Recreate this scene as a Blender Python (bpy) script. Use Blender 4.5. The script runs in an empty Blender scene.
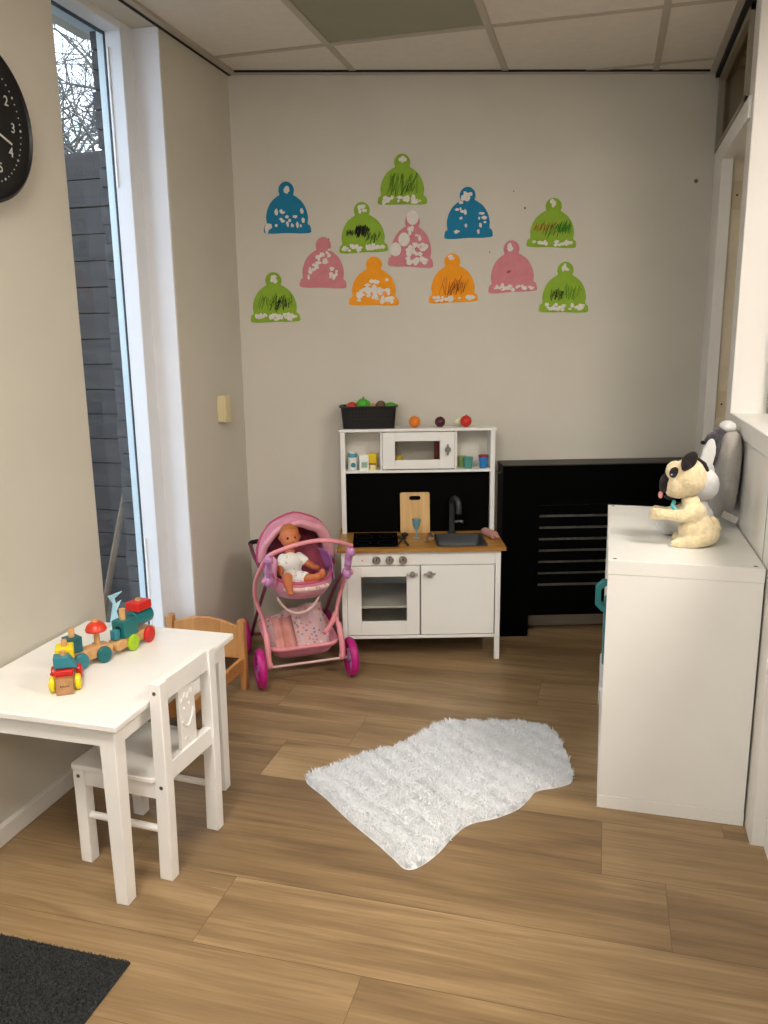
import bpy, bmesh, math, random
import numpy as np
from mathutils import Vector, Matrix, Euler
random.seed(7)
PI = math.pi
SC = bpy.context.scene
COL = SC.collection

# ------------------------------------------------------------------ materials
def lin(h):
    h = h.lstrip('#')
    r = [int(h[i:i+2], 16)/255 for i in (0, 2, 4)]
    return tuple(c/12.92 if c <= .04045 else ((c+.055)/1.055)**2.4 for c in r) + (1,)
MATS = {}
def mat(name, col, rough=.5, metal=0, var=.06, scale=8, bump=0, bscale=120, emis=0, spec=.5, coat=0, trans=0, ior=1.45, sheen=0, alpha=1, stretch=(1,1,1)):
    if name in MATS: return MATS[name]
    m = bpy.data.materials.new(name); m.use_nodes = True
    nt = m.node_tree; b = nt.nodes['Principled BSDF']; L = nt.links.new
    c = lin(col)
    tc = nt.nodes.new('ShaderNodeTexCoord'); mp = nt.nodes.new('ShaderNodeMapping')
    mp.inputs['Scale'].default_value = stretch
    L(tc.outputs['Object'], mp.inputs['Vector'])
    n = nt.nodes.new('ShaderNodeTexNoise'); n.inputs['Scale'].default_value = scale; n.inputs['Detail'].default_value = 4
    L(mp.outputs['Vector'], n.inputs['Vector'])
    r = nt.nodes.new('ShaderNodeValToRGB')
    r.color_ramp.elements[0].position = .3; r.color_ramp.elements[1].position = .7
    r.color_ramp.elements[0].color = tuple(max(0, x*(1-var)) for x in c[:3]) + (1,)
    r.color_ramp.elements[1].color = tuple(min(1, x*(1+var)) for x in c[:3]) + (1,)
    L(n.outputs['Fac'], r.inputs['Fac']); L(r.outputs['Color'], b.inputs['Base Color'])
    b.inputs['Roughness'].default_value = rough; b.inputs['Metallic'].default_value = metal
    b.inputs['Specular IOR Level'].default_value = spec; b.inputs['Coat Weight'].default_value = coat
    b.inputs['Transmission Weight'].default_value = trans; b.inputs['IOR'].default_value = ior
    b.inputs['Sheen Weight'].default_value = sheen; b.inputs['Alpha'].default_value = alpha
    if bump:
        n2 = nt.nodes.new('ShaderNodeTexNoise'); n2.inputs['Scale'].default_value = bscale; n2.inputs['Detail'].default_value = 5
        L(mp.outputs['Vector'], n2.inputs['Vector'])
        bp = nt.nodes.new('ShaderNodeBump'); bp.inputs['Strength'].default_value = bump; bp.inputs['Distance'].default_value = .003
        L(n2.outputs['Fac'], bp.inputs['Height']); L(bp.outputs['Normal'], b.inputs['Normal'])
    if emis:
        b.inputs['Emission Color'].default_value = c; b.inputs['Emission Strength'].default_value = emis
    MATS[name] = m; return m

def wood(name, c1, c2, rough=.45, scale=3, stretch=(1, 14, 14), bump=.15):
    if name in MATS: return MATS[name]
    m = bpy.data.materials.new(name); m.use_nodes = True
    nt = m.node_tree; b = nt.nodes['Principled BSDF']; L = nt.links.new
    tc = nt.nodes.new('ShaderNodeTexCoord'); mp = nt.nodes.new('ShaderNodeMapping'); mp.inputs['Scale'].default_value = stretch
    L(tc.outputs['Object'], mp.inputs['Vector'])
    n = nt.nodes.new('ShaderNodeTexNoise'); n.inputs['Scale'].default_value = scale; n.inputs['Detail'].default_value = 7; n.inputs['Distortion'].default_value = .8
    L(mp.outputs['Vector'], n.inputs['Vector'])
    r = nt.nodes.new('ShaderNodeValToRGB'); r.color_ramp.elements[0].position = .32; r.color_ramp.elements[1].position = .68
    r.color_ramp.elements[0].color = lin(c1); r.color_ramp.elements[1].color = lin(c2)
    L(n.outputs['Fac'], r.inputs['Fac']); L(r.outputs['Color'], b.inputs['Base Color'])
    bp = nt.nodes.new('ShaderNodeBump'); bp.inputs['Strength'].default_value = bump; bp.inputs['Distance'].default_value = .001
    L(n.outputs['Fac'], bp.inputs['Height']); L(bp.outputs['Normal'], b.inputs['Normal'])
    b.inputs['Roughness'].default_value = rough
    MATS[name] = m; return m

def floral(name, base, spots, rough=.85, scale=55):
    if name in MATS: return MATS[name]
    m = bpy.data.materials.new(name); m.use_nodes = True
    nt = m.node_tree; b = nt.nodes['Principled BSDF']; L = nt.links.new
    tc = nt.nodes.new('ShaderNodeTexCoord')
    v = nt.nodes.new('ShaderNodeTexVoronoi'); v.inputs['Scale'].default_value = scale
    L(tc.outputs['Object'], v.inputs['Vector'])
    r = nt.nodes.new('ShaderNodeValToRGB'); r.color_ramp.elements[0].position = .28; r.color_ramp.elements[1].position = .36
    r.color_ramp.elements[0].color = (1,1,1,1); r.color_ramp.elements[1].color = (0,0,0,1)
    L(v.outputs['Distance'], r.inputs['Fac'])
    r2 = nt.nodes.new('ShaderNodeValToRGB'); r2.color_ramp.interpolation = 'CONSTANT'
    els = r2.color_ramp.elements
    while len(els) < len(spots): els.new(.5)
    for i, s in enumerate(spots): els[i].position = i/len(spots); els[i].color = lin(s)
    sep = nt.nodes.new('ShaderNodeSeparateColor'); L(v.outputs['Color'], sep.inputs['Color']); L(sep.outputs['Red'], r2.inputs['Fac'])
    mx = nt.nodes.new('ShaderNodeMix'); mx.data_type = 'RGBA'
    mx.inputs['A'].default_value = lin(base); L(r2.outputs['Color'], mx.inputs['B']); L(r.outputs['Color'], mx.inputs['Factor'])
    L(mx.outputs['Result'], b.inputs['Base Color']); b.inputs['Roughness'].default_value = rough; b.inputs['Sheen Weight'].default_value = .3
    MATS[name] = m; return m

# ------------------------------------------------------------------ mesh builder
class M:
    def __init__(s): s.bm = bmesh.new()
    def box(s, x0, x1, y0, y1, z0, z1, mtx=None):
        vs = [s.bm.verts.new((x, y, z)) for z in (z0, z1) for y in (y0, y1) for x in (x0, x1)]
        for f in ((0,2,3,1),(4,5,7,6),(0,1,5,4),(2,6,7,3),(0,4,6,2),(1,3,7,5)): s.bm.faces.new([vs[i] for i in f])
        if mtx: bmesh.ops.transform(s.bm, matrix=mtx, verts=vs)
        return s
    def rings(s, rings, closed=False, cap=True):
        vr = [[s.bm.verts.new(p) for p in r] for r in rings]
        n = len(vr[0]); k = len(vr)
        for i in range(k if closed else k-1):
            a, b = vr[i], vr[(i+1) % k]
            for j in range(n): s.bm.faces.new((a[j], a[(j+1) % n], b[(j+1) % n], b[j]))
        if cap and not closed:
            s.bm.faces.new(vr[0][::-1]); s.bm.faces.new(vr[-1])
        return s
    def tube(s, pts, r, n=10, closed=False, smooth=0):
        pts = [Vector(p) for p in pts]
        if smooth: pts = spline(pts, smooth, closed)
        k = len(pts); rs = r if isinstance(r, (list, tuple)) else [r]*k
        if len(rs) != k: rs = [rs[0]+(rs[-1]-rs[0])*i/(k-1) for i in range(k)]
        rings = []; up = None
        for i, p in enumerate(pts):
            if closed: t = pts[(i+1) % k]-pts[i-1]
            else: t = pts[min(i+1, k-1)]-pts[max(i-1, 0)]
            t.normalize()
            if up is None: up = t.orthogonal().normalized()
            up = (up-t*up.dot(t)); up = up.normalized() if up.length > 1e-6 else t.orthogonal().normalized()
            w = t.cross(up)
            rings.append([p+(up*math.cos(a)+w*math.sin(a))*rs[i] for a in (2*PI*j/n for j in range(n))])
        return s.rings(rings, closed)
    def cyl(s, a, b, r0, r1=None, n=24): return s.tube([a, b], [r0, r0 if r1 is None else r1], n)
    def lathe(s, prof, c=(0,0,0), n=28, mtx=None):
        c = Vector(c); before = len(s.bm.verts)
        rings = [[c+Vector((max(r, 1e-4)*math.cos(2*PI*j/n), max(r, 1e-4)*math.sin(2*PI*j/n), z)) for j in range(n)] for r, z in prof]
        if mtx: rings = [[mtx @ p for p in r] for r in rings]
        return s.rings(rings)
    def ell(s, c, r, rot=(0,0,0), u=20, v=12):
        mt = Matrix.Translation(c) @ Euler(rot).to_matrix().to_4x4() @ Matrix.Diagonal((r[0], r[1], r[2], 1))
        bmesh.ops.create_uvsphere(s.bm, u_segments=u, v_segments=v, radius=1, matrix=mt); return s
    def prism(s, poly, a0, a1, axis='y', mtx=None):
        f = {'y': lambda p, a: (p[0], a, p[1]), 'x': lambda p, a: (a, p[0], p[1]), 'z': lambda p, a: (p[0], p[1], a)}[axis]
        v0 = [s.bm.verts.new(f(p, a0)) for p in poly]; v1 = [s.bm.verts.new(f(p, a1)) for p in poly]
        n = len(poly)
        s.bm.faces.new(v0[::-1]); s.bm.faces.new(v1)
        for i in range(n): s.bm.faces.new((v0[i], v0[(i+1) % n], v1[(i+1) % n], v1[i]))
        if mtx: bmesh.ops.transform(s.bm, matrix=mtx, verts=v0+v1)
        return s
    def xf(s, m): bmesh.ops.transform(s.bm, matrix=m, verts=s.bm.verts[:]); return s
    def build(s, name, m, parent=None, bevel=0, smooth=35, seg=2):
        bmesh.ops.recalc_face_normals(s.bm, faces=s.bm.faces[:])
        me = bpy.data.meshes.new(name); s.bm.to_mesh(me); s.bm.free()
        if smooth:
            me.polygons.foreach_set('use_smooth', [True]*len(me.polygons)); me.set_sharp_from_angle(angle=math.radians(smooth))
        return link(name, me, m, parent, bevel, seg)
def link(name, me, m, parent=None, bevel=0, seg=2):
    o = bpy.data.objects.new(name, me); COL.objects.link(o)
    for x in (m if isinstance(m, list) else [m]): me.materials.append(x)
    if parent: o.parent = parent
    if bevel:
        b = o.modifiers.new('bevel', 'BEVEL'); b.width = bevel; b.segments = seg; b.limit_method = 'ANGLE'; b.angle_limit = math.radians(50)
    return o
def spline(P, k=6, closed=False):
    out = []; n = len(P)
    rng = range(n) if closed else range(n-1)
    for i in rng:
        p0 = P[i-1] if (closed or i > 0) else P[0]; p1 = P[i]; p2 = P[(i+1) % n]
        p3 = P[(i+2) % n] if (closed or i+2 < n) else P[-1]
        for j in range(k):
            t = j/k
            out.append(.5*((2*p1)+(p2-p0)*t+(2*p0-5*p1+4*p2-p3)*t*t+(3*p1-p0-3*p2+p3)*t**3))
    if not closed: out.append(P[-1])
    return out
def tag(o, label, cat, group=None):
    o['label'] = label; o['category'] = cat
    if group: o['group'] = group
    return o
def thing(name, label, cat, loc=(0,0,0), rz=0, group=None):
    o = bpy.data.objects.new(name, None); COL.objects.link(o); o.location = loc; o.rotation_euler = (0, 0, rz)
    o.empty_display_size = .05
    return tag(o, label, cat, group)
def struct(o): o['kind'] = 'structure'; return o
def place(o, loc, rz=0, rot=None):
    o.location = loc; o.rotation_euler = rot if rot else (0, 0, rz); return o
def blob(name, parts, m, parent=None, voxel=.004, smooth=6, disp=0, dsize=.01):
    """parts: ellipsoids (c, r[, rot]) or ('t', pts, radii) limbs -> ONE continuous remeshed body"""
    mb = M()
    for p in parts:
        if p[0] == 't':
            mb.tube(p[1], p[2], 14)
            rs = p[2] if isinstance(p[2], (list, tuple)) else [p[2]]*len(p[1])
            for q, r in zip(p[1], rs): mb.ell(q, (r, r, r), u=14, v=9)
        else: mb.ell(*p)
    o = mb.build(name, m, parent, smooth=0)
    o.data.polygons.foreach_set('use_smooth', [True]*len(o.data.polygons))
    r = o.modifiers.new('remesh', 'REMESH'); r.mode = 'VOXEL'; r.voxel_size = voxel; r.use_smooth_shade = True
    if smooth:
        s = o.modifiers.new('smooth', 'SMOOTH'); s.iterations = smooth; s.factor = .6
    if disp:
        t = bpy.data.textures.new(name+'_noise', 'CLOUDS'); t.noise_scale = dsize
        d = o.modifiers.new('fuzz', 'DISPLACE'); d.texture = t; d.strength = disp; d.mid_level = .5
    return o
def text(s, size, m, parent, mtx, ext=.0004, name='lettering'):
    cu = bpy.data.curves.new('t', 'FONT'); cu.body = s; cu.size = size; cu.extrude = ext; cu.align_x = 'CENTER'; cu.align_y = 'CENTER'
    tmp = bpy.data.objects.new('t', cu); COL.objects.link(tmp)
    bpy.context.view_layer.update()
    me = bpy.data.meshes.new_from_object(tmp.evaluated_get(bpy.context.evaluated_depsgraph_get()))
    bpy.data.objects.remove(tmp); me.transform(mtx); me.materials.clear()
    return link(name, me, m, parent)

# ------------------------------------------------------------------ palette
WALL = mat('painted_plaster', '#ccc7ba', .75, var=.03, scale=3, bump=.12, bscale=60)
WALLW = mat('white_gloss_paint', '#e2dfd9', .4, var=.02, scale=5, bump=.05)
WHITE = mat('white_laminate', '#e8e7e2', .35, var=.015, scale=6, bump=.02)
WLACQ = mat('white_lacquered_wood', '#efede9', .38, var=.02, scale=12, bump=.06, bscale=80)
TILE = mat('ceiling_tile', '#dad4ca', .9, var=.03, scale=30, bump=.2, bscale=300)
GRID = mat('ceiling_grid_metal', '#b3aa9d', .5, var=.03)
BLACKG = mat('shadow_gap_black', '#0b0b0a', .8)
BLACK = mat('black_stained_board', '#030303', .7, var=.15, scale=14, spec=.04)
BLKPL = mat('black_plastic', '#08080a', .45, var=.1)
STEEL = mat('brushed_steel', '#a9a6a0', .3, 1, var=.05)
DARKMET = mat('dark_grey_plastic', '#3a3c3d', .35, .2, var=.05)
PINE = wood('pine', '#a8743e', '#c48c52', .45, 2.2, (12, 12, 1.2))
BAMBOO = wood('bamboo_board', '#c49a5e', '#d8b278', .4, 3, (14, 14, 1))
OAKTOP = wood('golden_worktop', '#8f6226', '#b5823b', .35, 3, (1.2, 14, 14))
BEECH = wood('beech_dowel', '#c08e58', '#d8aa72', .45, 10, (4, 4, 4))
GLASS = None
def glassmat(name, tint='#ffffff', rough=0.0):
    m = bpy.data.materials.new(name); m.use_nodes = True; nt = m.node_tree
    for n in list(nt.nodes): nt.nodes.remove(n)
    o = nt.nodes.new('ShaderNodeOutputMaterial'); g = nt.nodes.new('ShaderNodeBsdfGlossy'); t = nt.nodes.new('ShaderNodeBsdfTransparent')
    lw = nt.nodes.new('ShaderNodeLayerWeight'); pw = nt.nodes.new('ShaderNodeMath'); pw.operation = 'POWER'; pw.inputs[1].default_value = 5; nt.links.new(lw.outputs['Facing'], pw.inputs[0])
    f = nt.nodes.new('ShaderNodeMath'); f.operation = 'MULTIPLY_ADD'; f.inputs[1].default_value = .3; f.inputs[2].default_value = .02; nt.links.new(pw.outputs[0], f.inputs[0]); mx = nt.nodes.new('ShaderNodeMixShader')
    g.inputs['Roughness'].default_value = rough; t.inputs['Color'].default_value = lin(tint)
    nt.links.new(f.outputs[0], mx.inputs[0]); nt.links.new(t.outputs[0], mx.inputs[1]); nt.links.new(g.outputs[0], mx.inputs[2]); nt.links.new(mx.outputs[0], o.inputs[0])
    MATS[name] = m; return m
GLASS = glassmat('window_glass', '#eff3f5')
ACRYL = glassmat('clear_acrylic', '#f0f0ee', .05)

H = 2.44
XL = -1.565
# back wall frame: origin, angle
WA = math.radians(17.3); WD = 3.66
WT = Vector((math.cos(WA), math.sin(WA), 0)); WN = Vector((-math.sin(WA), math.cos(WA), 0))
def wp(s, d=0, z=0): return WT*s + WN*(WD-d) + Vector((0, 0, z))   # d = distance in front of the wall
WM = Matrix.Translation(WN*WD) @ Matrix.Rotation(WA, 4, 'Z')       # local: x along, y into wall

# ------------------------------------------------------------------ floor: one mesh, each plank a face with its own tone
def build_floor():
    bm = bmesh.new(); tone = []; uvs = []
    rnd = random.Random(3)
    P = .239; Y0 = 2.388
    seams = {0: -.795, -1: -1.013, -2: .042, -3: .198, -4: -.866, -5: -.457, 1: -1.15, 2: -.2}
    g = .0007
    def quad(x0, x1, y0, y1, z, t):
        f = bm.faces.new([bm.verts.new(p) for p in ((x0, y0, z), (x1, y0, z), (x1, y1, z), (x0, y1, z))]); tone.append(t); return f
    quad(-1.9, 2.6, -2.7, 4.4, -.0015, (-1, 0))
    for k in range(-21, 9):
        y0 = Y0+k*P; y1 = y0+P
        s = seams.get(k, rnd.uniform(-1.3, .3)); L = 1.38
        x = s-3*L
        while x < 2.6:
            a, b = max(x, -1.9), min(x+L, 2.6)
            if b > a and y1 > -2.7 and y0 < 4.4:
                quad(a+g, b-g, max(y0, -2.7)+g, min(y1, 4.4)-g, 0, (rnd.random(), rnd.random()*50))
            x += L
    me = bpy.data.meshes.new('floor'); bm.to_mesh(me); bm.free()
    a1 = me.attributes.new('tone', 'FLOAT', 'FACE'); a2 = me.attributes.new('seed', 'FLOAT', 'FACE')
    a1.data.foreach_set('value', [t[0] for t in tone]); a2.data.foreach_set('value', [t[1] for t in tone])
    m = bpy.data.materials.new('oak_vinyl_planks'); m.use_nodes = True; MATS['floor'] = m
    nt = m.node_tree; b = nt.nodes['Principled BSDF']; L = nt.links.new; N = nt.nodes.new
    tc = N('ShaderNodeTexCoord'); at = N('ShaderNodeAttribute'); at.attribute_name = 'tone'; as_ = N('ShaderNodeAttribute'); as_.attribute_name = 'seed'
    cb = N('ShaderNodeCombineXYZ'); L(as_.outputs['Fac'], cb.inputs['Z']); L(as_.outputs['Fac'], cb.inputs['X'])
    ad = N('ShaderNodeVectorMath'); ad.operation = 'ADD'; L(tc.outputs['Object'], ad.inputs[0]); L(cb.outputs[0], ad.inputs[1])
    def noise(sc, scale, det, dist):
        mp = N('ShaderNodeMapping'); mp.inputs['Scale'].default_value = sc; L(ad.outputs[0], mp.inputs['Vector'])
        n = N('ShaderNodeTexNoise'); n.inputs['Scale'].default_value = scale; n.inputs['Detail'].default_value = det; n.inputs['Distortion'].default_value = dist
        L(mp.outputs[0], n.inputs['Vector']); return n
    n1 = noise((.8, 7, 1), 1.6, 3, 1.2)      # broad figure
    n2 = noise((2.5, 60, 1), 2.0, 6, .3)    # fine grain
    n3 = noise((.5, 3.0, 1), 1.2, 2, .6)
    r1 = N('ShaderNodeValToRGB'); e = r1.color_ramp.elements
    e[0].position = .22; e[0].color = lin('#65503a'); e[1].position = .78; e[1].color = lin('#ad926d')
    m1 = e.new(.5); m1.color = lin('#8b7251')
    def mul(a, k):
        x = N('ShaderNodeMath'); x.operation = 'MULTIPLY'; L(a, x.inputs[0]); x.inputs[1].default_value = k; return x.outputs[0]
    def add(a, b_):
        x = N('ShaderNodeMath'); x.operation = 'ADD'; L(a, x.inputs[0])
        if isinstance(b_, float): x.inputs[1].default_value = b_
        else: L(b_, x.inputs[1])
        return x.outputs[0]
    s = add(add(mul(n1.outputs['Fac'], .68), mul(n2.outputs['Fac'], .36)), add(mul(n3.outputs['Fac'], .3), mul(at.outputs['Fac'], .13)))
    s = add(s, -.235)
    L(s, r1.inputs['Fac'])
    lt = N('ShaderNodeMath'); lt.operation = 'LESS_THAN'; L(at.outputs['Fac'], lt.inputs[0]); lt.inputs[1].default_value = -.5
    mx = N('ShaderNodeMix'); mx.data_type = 'RGBA'; L(lt.outputs[0], mx.inputs['Factor']); L(r1.outputs[0], mx.inputs['A']); mx.inputs['B'].default_value = lin('#6b5238')
    L(mx.outputs['Result'], b.inputs['Base Color']); b.inputs['Roughness'].default_value = .42; b.inputs['Specular IOR Level'].default_value = .4
    bp = N('ShaderNodeBump'); bp.inputs['Strength'].default_value = .12; bp.inputs['Distance'].default_value = .001
    L(n2.outputs['Fac'], bp.inputs['Height']); L(bp.outputs['Normal'], b.inputs['Normal'])
    struct(link('floor', me, m))
build_floor()

# ------------------------------------------------------------------ walls
WY0, WY1 = 2.206, 2.80        # window recess in left wall
XG = -1.67                    # back of the inner reveal
w = M()
w.box(-1.90, XL, -2.7, WY0, -.01, 2.6); w.box(-1.67, XL, WY1, 3.7, -.01, 2.6); w.box(-1.79, -1.67, 2.845, 3.7, -.01, 2.6)
w.box(-1.90, XL, WY0, 2.845, 2.436, 2.6)
struct(w.build('wall_left', WALL, bevel=.004))
w = M().box(-.53, 1.70, 0, .15, -.01, 2.6, WM)
wb = struct(w.build('wall_back', WALL))
h = M()
for s, z, r in ((1.494, 2.007, .009), (.751, 1.901, .0045), (.70, 1.97, .003), (.60, 1.72, .003), (.29, 1.72, .003), (-.10, 1.78, .003)):
    h.cyl(wp(s, -.001, z), wp(s, .0012, z), r, n=10)
h.build('filled_screw_hole', mat('old_plug', '#6d6254', .8), wb)
struct(M().box(-1.9, -1.25, -2.85, -2.7, -.01, 2.6).box(.35, 2.65, -2.85, -2.7, -.01, 2.6).box(-1.25, .35, -2.85, -2.7, -.01, .85).box(-1.25, .35, -2.85, -2.7, 2.3, 2.6).build('wall_near', WALL))
w3 = struct(M().box(-1.25, -1.19, -2.80, -2.73, .85, 2.3).box(.29, .35, -2.80, -2.73, .85, 2.3).box(-1.19, .29, -2.80, -2.73, .85, .91).box(-1.19, .29, -2.80, -2.73, 2.24, 2.3).build('added_window', WALLW, bevel=.003))  # unseen window, added to throw cool light on table and chair
M().box(-1.19, .29, -2.768, -2.762, .91, 2.24).build('glass_pane', GLASS, w3)
struct(M().box(2.5, 2.65, -2.7, 4.5, -.01, 2.6).build('wall_far_right', WALL))
struct(M().box(.57, 2.5, 4.15, 4.3, -.01, 2.6).build('wall_side_room', WALL))
# right partition: knee wall with sill, pier, beam, transom, recess
w = M().box(.43, .56, 2.136, 3.03, -.01, 1.03).box(.464, .56, .6, 2.136, -.01, 1.03).box(.42, .56, 3.03, 3.1405, -.01, H).box(.4085, .42, 3.06, 3.1405, 2.045, 2.115)
wr = struct(w.build('wall_right', WALLW, bevel=.003))
M().box(.4285, .4305, 2.30, 2.303, .02, 1.03).build('panel_joint', mat('joint_shadow', '#8f8c88', .6), wr)
struct(M().box(.42, .575, .6, 3.03, 1.03, 1.088).build('trim_1', WALLW, bevel=.004))
struct(M().box(.535, .575, 2.99, 3.03, 1.088, H).build('trim_2', mat('aluminium_frame', '#8d8473', .45), bevel=.002))
w = M().box(.41, .57, 3.77, 4.2, -.01, 2.10).box(.41, .454, 3.69, 3.77, -.01, 2.045)
struct(w.build('wall_right_corner', WALLW, bevel=.002))
d = M().box(.454, .56, 3.71, 3.77, -.005, 2.045)
dj = struct(d.build('door_1', mat('cream_door_jamb', '#d8cdb6', .45)))
for z in (1.065, 1.905):
    M().box(.462, .494, 3.7085, 3.7105, z-.055, z+.055).build('hinge_plate', mat('cream_hinge', '#cdbf9f', .4), dj, .0008)
    M().cyl((.478, 3.709, z), (.478, 3.7045, z), .004).build('screw', BLKPL, dj)
struct(M().box(.53, .565, 3.14, 3.71, -.005, 2.045).build('door_2', mat('cream_door', '#d3c8b2', .45)))
struct(M().box(.408, .57, 3.14, 3.955, 2.045, 2.115).build('trim_3', WALLW, bevel=.003))
fr = M().box(.405, .45, 3.14, 3.95, 2.115, 2.135).box(.405, .45, 3.14, 3.95, 2.39, 2.415).box(.405, .45, 3.90, 3.945, 2.115, 2.415).box(.405, .45, 3.14, 3.17, 2.115, 2.415)
wn = struct(fr.build('window_2', mat('olive_frame', '#857c6b', .5), bevel=.002))
M().box(.425, .431, 3.15, 3.93, 2.12, 2.41).build('glass_pane', glassmat('transom_glass', '#b9b2a0', .15), wn)
# baseboards
struct(M().box(XL-.001, XL+.018, -2.69, WY0, 0, .055).build('baseboard_left', WALLW, bevel=.003))
struct(M().box(-.50, 1.56, -.016, 0, 0, .056, WM).build('baseboard_back', mat('beige_skirting', '#b0a38e', .6), bevel=.003))

# ------------------------------------------------------------------ window in left wall
FR = mat('white_upvc', '#dfe1e4', .3, var=.01)
f = M()
y0, y1, z1 = WY0, 2.845, 2.455
f.box(-1.735, XG, 2.725, 2.845, .0, z1); f.box(-1.735, XG, y0, y0+.07, 0, z1)
f.box(-1.735, XG, y0+.07, 2.725, z1-.045, z1); f.box(-1.735, XG, y0+.07, 2.725, 0, .06)
win = struct(f.build('window_1', FR, bevel=.004))
RV = mat('white_reveal_paint', '#e3e3e6', .5, var=.02)
struct(M().box(XG, XL-.002, WY1-.006, WY1+.001, 0, 2.434).build('trim_10', RV))
f = M()
f.box(-1.741, -1.735, 2.7235, 2.74, .06, z1-.045); f.box(-1.745, -1.735, y0+.06, 2.725, z1-.052, z1-.045)
f.build('gasket', mat('grey_gasket', '#41474d', .6), win)
f = M().box(-1.775, -1.745, 2.735, 2.845, 0, z1).box(-1.83, -1.745, y0, y0+.07, 0, z1).box(-1.83, -1.745, y0, 2.8, z1-.03, z1).box(-1.86, -1.745, y0, 2.8, -.02, .04)
f.build('outer_frame', mat('pale_outer_frame', '#d5e2e6', .3), win, .003)
M().box(-1.7425, -1.7395, y0+.05, 2.735, .05, z1-.04).build('glass_pane', GLASS, win)
f = M().box(-1.728, -1.722, 2.7195, 2.7255, 1.9, 2.36).box(-1.728, -1.722, 2.7195, 2.7255, .2, .6)
f.build('handle_rod', mat('white_rod', '#eef2f4', .25), win)

# ------------------------------------------------------------------ ceiling
c = M().box(-1.9, 2.65, -2.85, 4.5, 2.47, 2.62)
xs = [.145-.605*k for k in range(4, -5, -1)]; ys = [3.775-.61*k for k in range(12, -2, -1)]
skip = []
PANELS = [(-1.065, .115), (.750, 1.335), (.750, -1.105)]
DARK = (-1.065, 2.555)
for x in xs:
    for y in ys:
        if any(abs(x-a) < .2 and abs(y-b) < .2 for a, b in PANELS+[DARK]): continue
        x0, x1, yy0, yy1 = max(x, -1.565), min(x+.605, 2.5), max(y, -2.7), min(y+.61, 4.3)
        if x1-x0 > .02 and yy1-yy0 > .02: c.box(x0+.010, x1-.010, yy0+.010, yy1-.010, 2.4415, 2.471)
ceil = struct(c.build('ceiling', TILE, smooth=0))
g = M()
for x in xs:
    if -1.56 < x < 2.5: g.box(x-.013, x+.013, -2.7, 4.3, 2.438, 2.45)
for y in ys:
    if -2.7 < y < 4.2: g.box(-1.55, 2.5, y-.013, y+.013, 2.4385, 2.449)
g.build('grid_bars', GRID, ceil)
t = M().box(XL+.012, XL+.036, -2.7, 3.6, 2.430, 2.46); struct(t.build('trim_4', GRID))
t = M().box(XL-.001, XL+.0115, -2.7, 3.6, 2.428, 2.46); struct(t.build('gap_shade_left', BLACKG))  # black strip standing in for the shade of the gap along the wall
t = M().box(-.47, 1.60, -.022, -.004, 2.430, 2.46, WM); struct(t.build('trim_6', GRID))
t = M().box(-.47, 1.60, -.028, -.022, 2.434, 2.46, WM); struct(t.build('gap_shade_back', BLACKG))  # shade of the back wall's ceiling gap, painted as a black strip
t = M().box(.365, .39, 3.14, 3.96, 2.432, 2.46).box(.365, .39, .6, 3.14, 2.432, 2.46); struct(t.build('trim_8', GRID))
t = M().box(.39, .42, .6, 3.95, 2.415, 2.46); struct(t.build('gap_shade_right', BLACKG))  # black strip painted in for the shaded gap above the partition
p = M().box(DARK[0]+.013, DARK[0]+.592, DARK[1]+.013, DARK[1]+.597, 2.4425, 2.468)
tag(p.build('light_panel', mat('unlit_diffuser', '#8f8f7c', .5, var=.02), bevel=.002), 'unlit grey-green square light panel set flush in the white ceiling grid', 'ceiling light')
LAMP = mat('lit_diffuser', '#fff7ec', .5, emis=1, var=0)
LAMP.node_tree.nodes['Principled BSDF'].inputs['Emission Strength'].default_value = 39
for i, (a, b_) in enumerate(PANELS):
    o = M().box(a+.013, a+.592, b_+.013, b_+.597, 2.4425, 2.468).build('ceiling_light', LAMP, bevel=.002)
    tag(o, ['lit square ceiling lamp over the white table end of the room', 'lit square ceiling lamp behind the low wall beside the white cabinet',
            'lit square ceiling lamp in the open area towards the rear wall'][i], 'ceiling light', 'lit ceiling lamps')

# ------------------------------------------------------------------ outside: ground, fence, brick, tree, pole
struct(M().box(-14, -1.9, -3, 14, -.45, -.30).build('ground_outside', mat('garden_soil', '#4b4a42', .9, var=.3, scale=5)))
FW = wood('weathered_fence_wood', '#161210', '#2f2a25', .7, 2.5, (.8, 8, 8), .4)
fb = M(); rnd = random.Random(5)
for k in range(18):
    z = -.30+k*.1525; o = rnd.uniform(-.006, .006)
    fb.box(-6, -1.91, 4.4+o, 4.425+o, z+.002, z+.1505)
fence = thing('wooden_fence', 'weathered grey fence of horizontal boards outside the tall window', 'fence', (0,0,0))
fb.build('boards', FW, fence, .003)
M().box(-6, -1.91, 4.428, 4.432, -.3, 2.43).build('backing', FW, fence)  # sheet added to keep bright light out of the gaps between boards
for x in (-2.2, -3.6, -5.0): M().box(x-.04, x+.04, 4.427, 4.5, -.3, 2.43).build('post', FW, fence)
b = M(); rnd = random.Random(9)
for k in range(46):
    z = -.3+k*.065
    b.box(-1.803-.028*(1-max(0, z)/2.4)+rnd.uniform(-.005, .005), -1.776, 2.74+rnd.uniform(0, .006), 2.86, z, z+.058)
b.box(-1.803, -1.776, 2.76, 2.86, -.3, 2.7)
b.box(-1.825, -1.776, 2.86, 3.6, -.3, 2.7)
struct(b.build('wall_outside', mat('rough_dark_brick', '#4a4847', .9, var=.3, scale=30, bump=.6)))
po = M().tube([(-2.86, 3.98, -.3), (-2.74, 3.99, .15), (-2.61, 4.0, .62)], [.022, .02, .014], 8, smooth=4)
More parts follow.
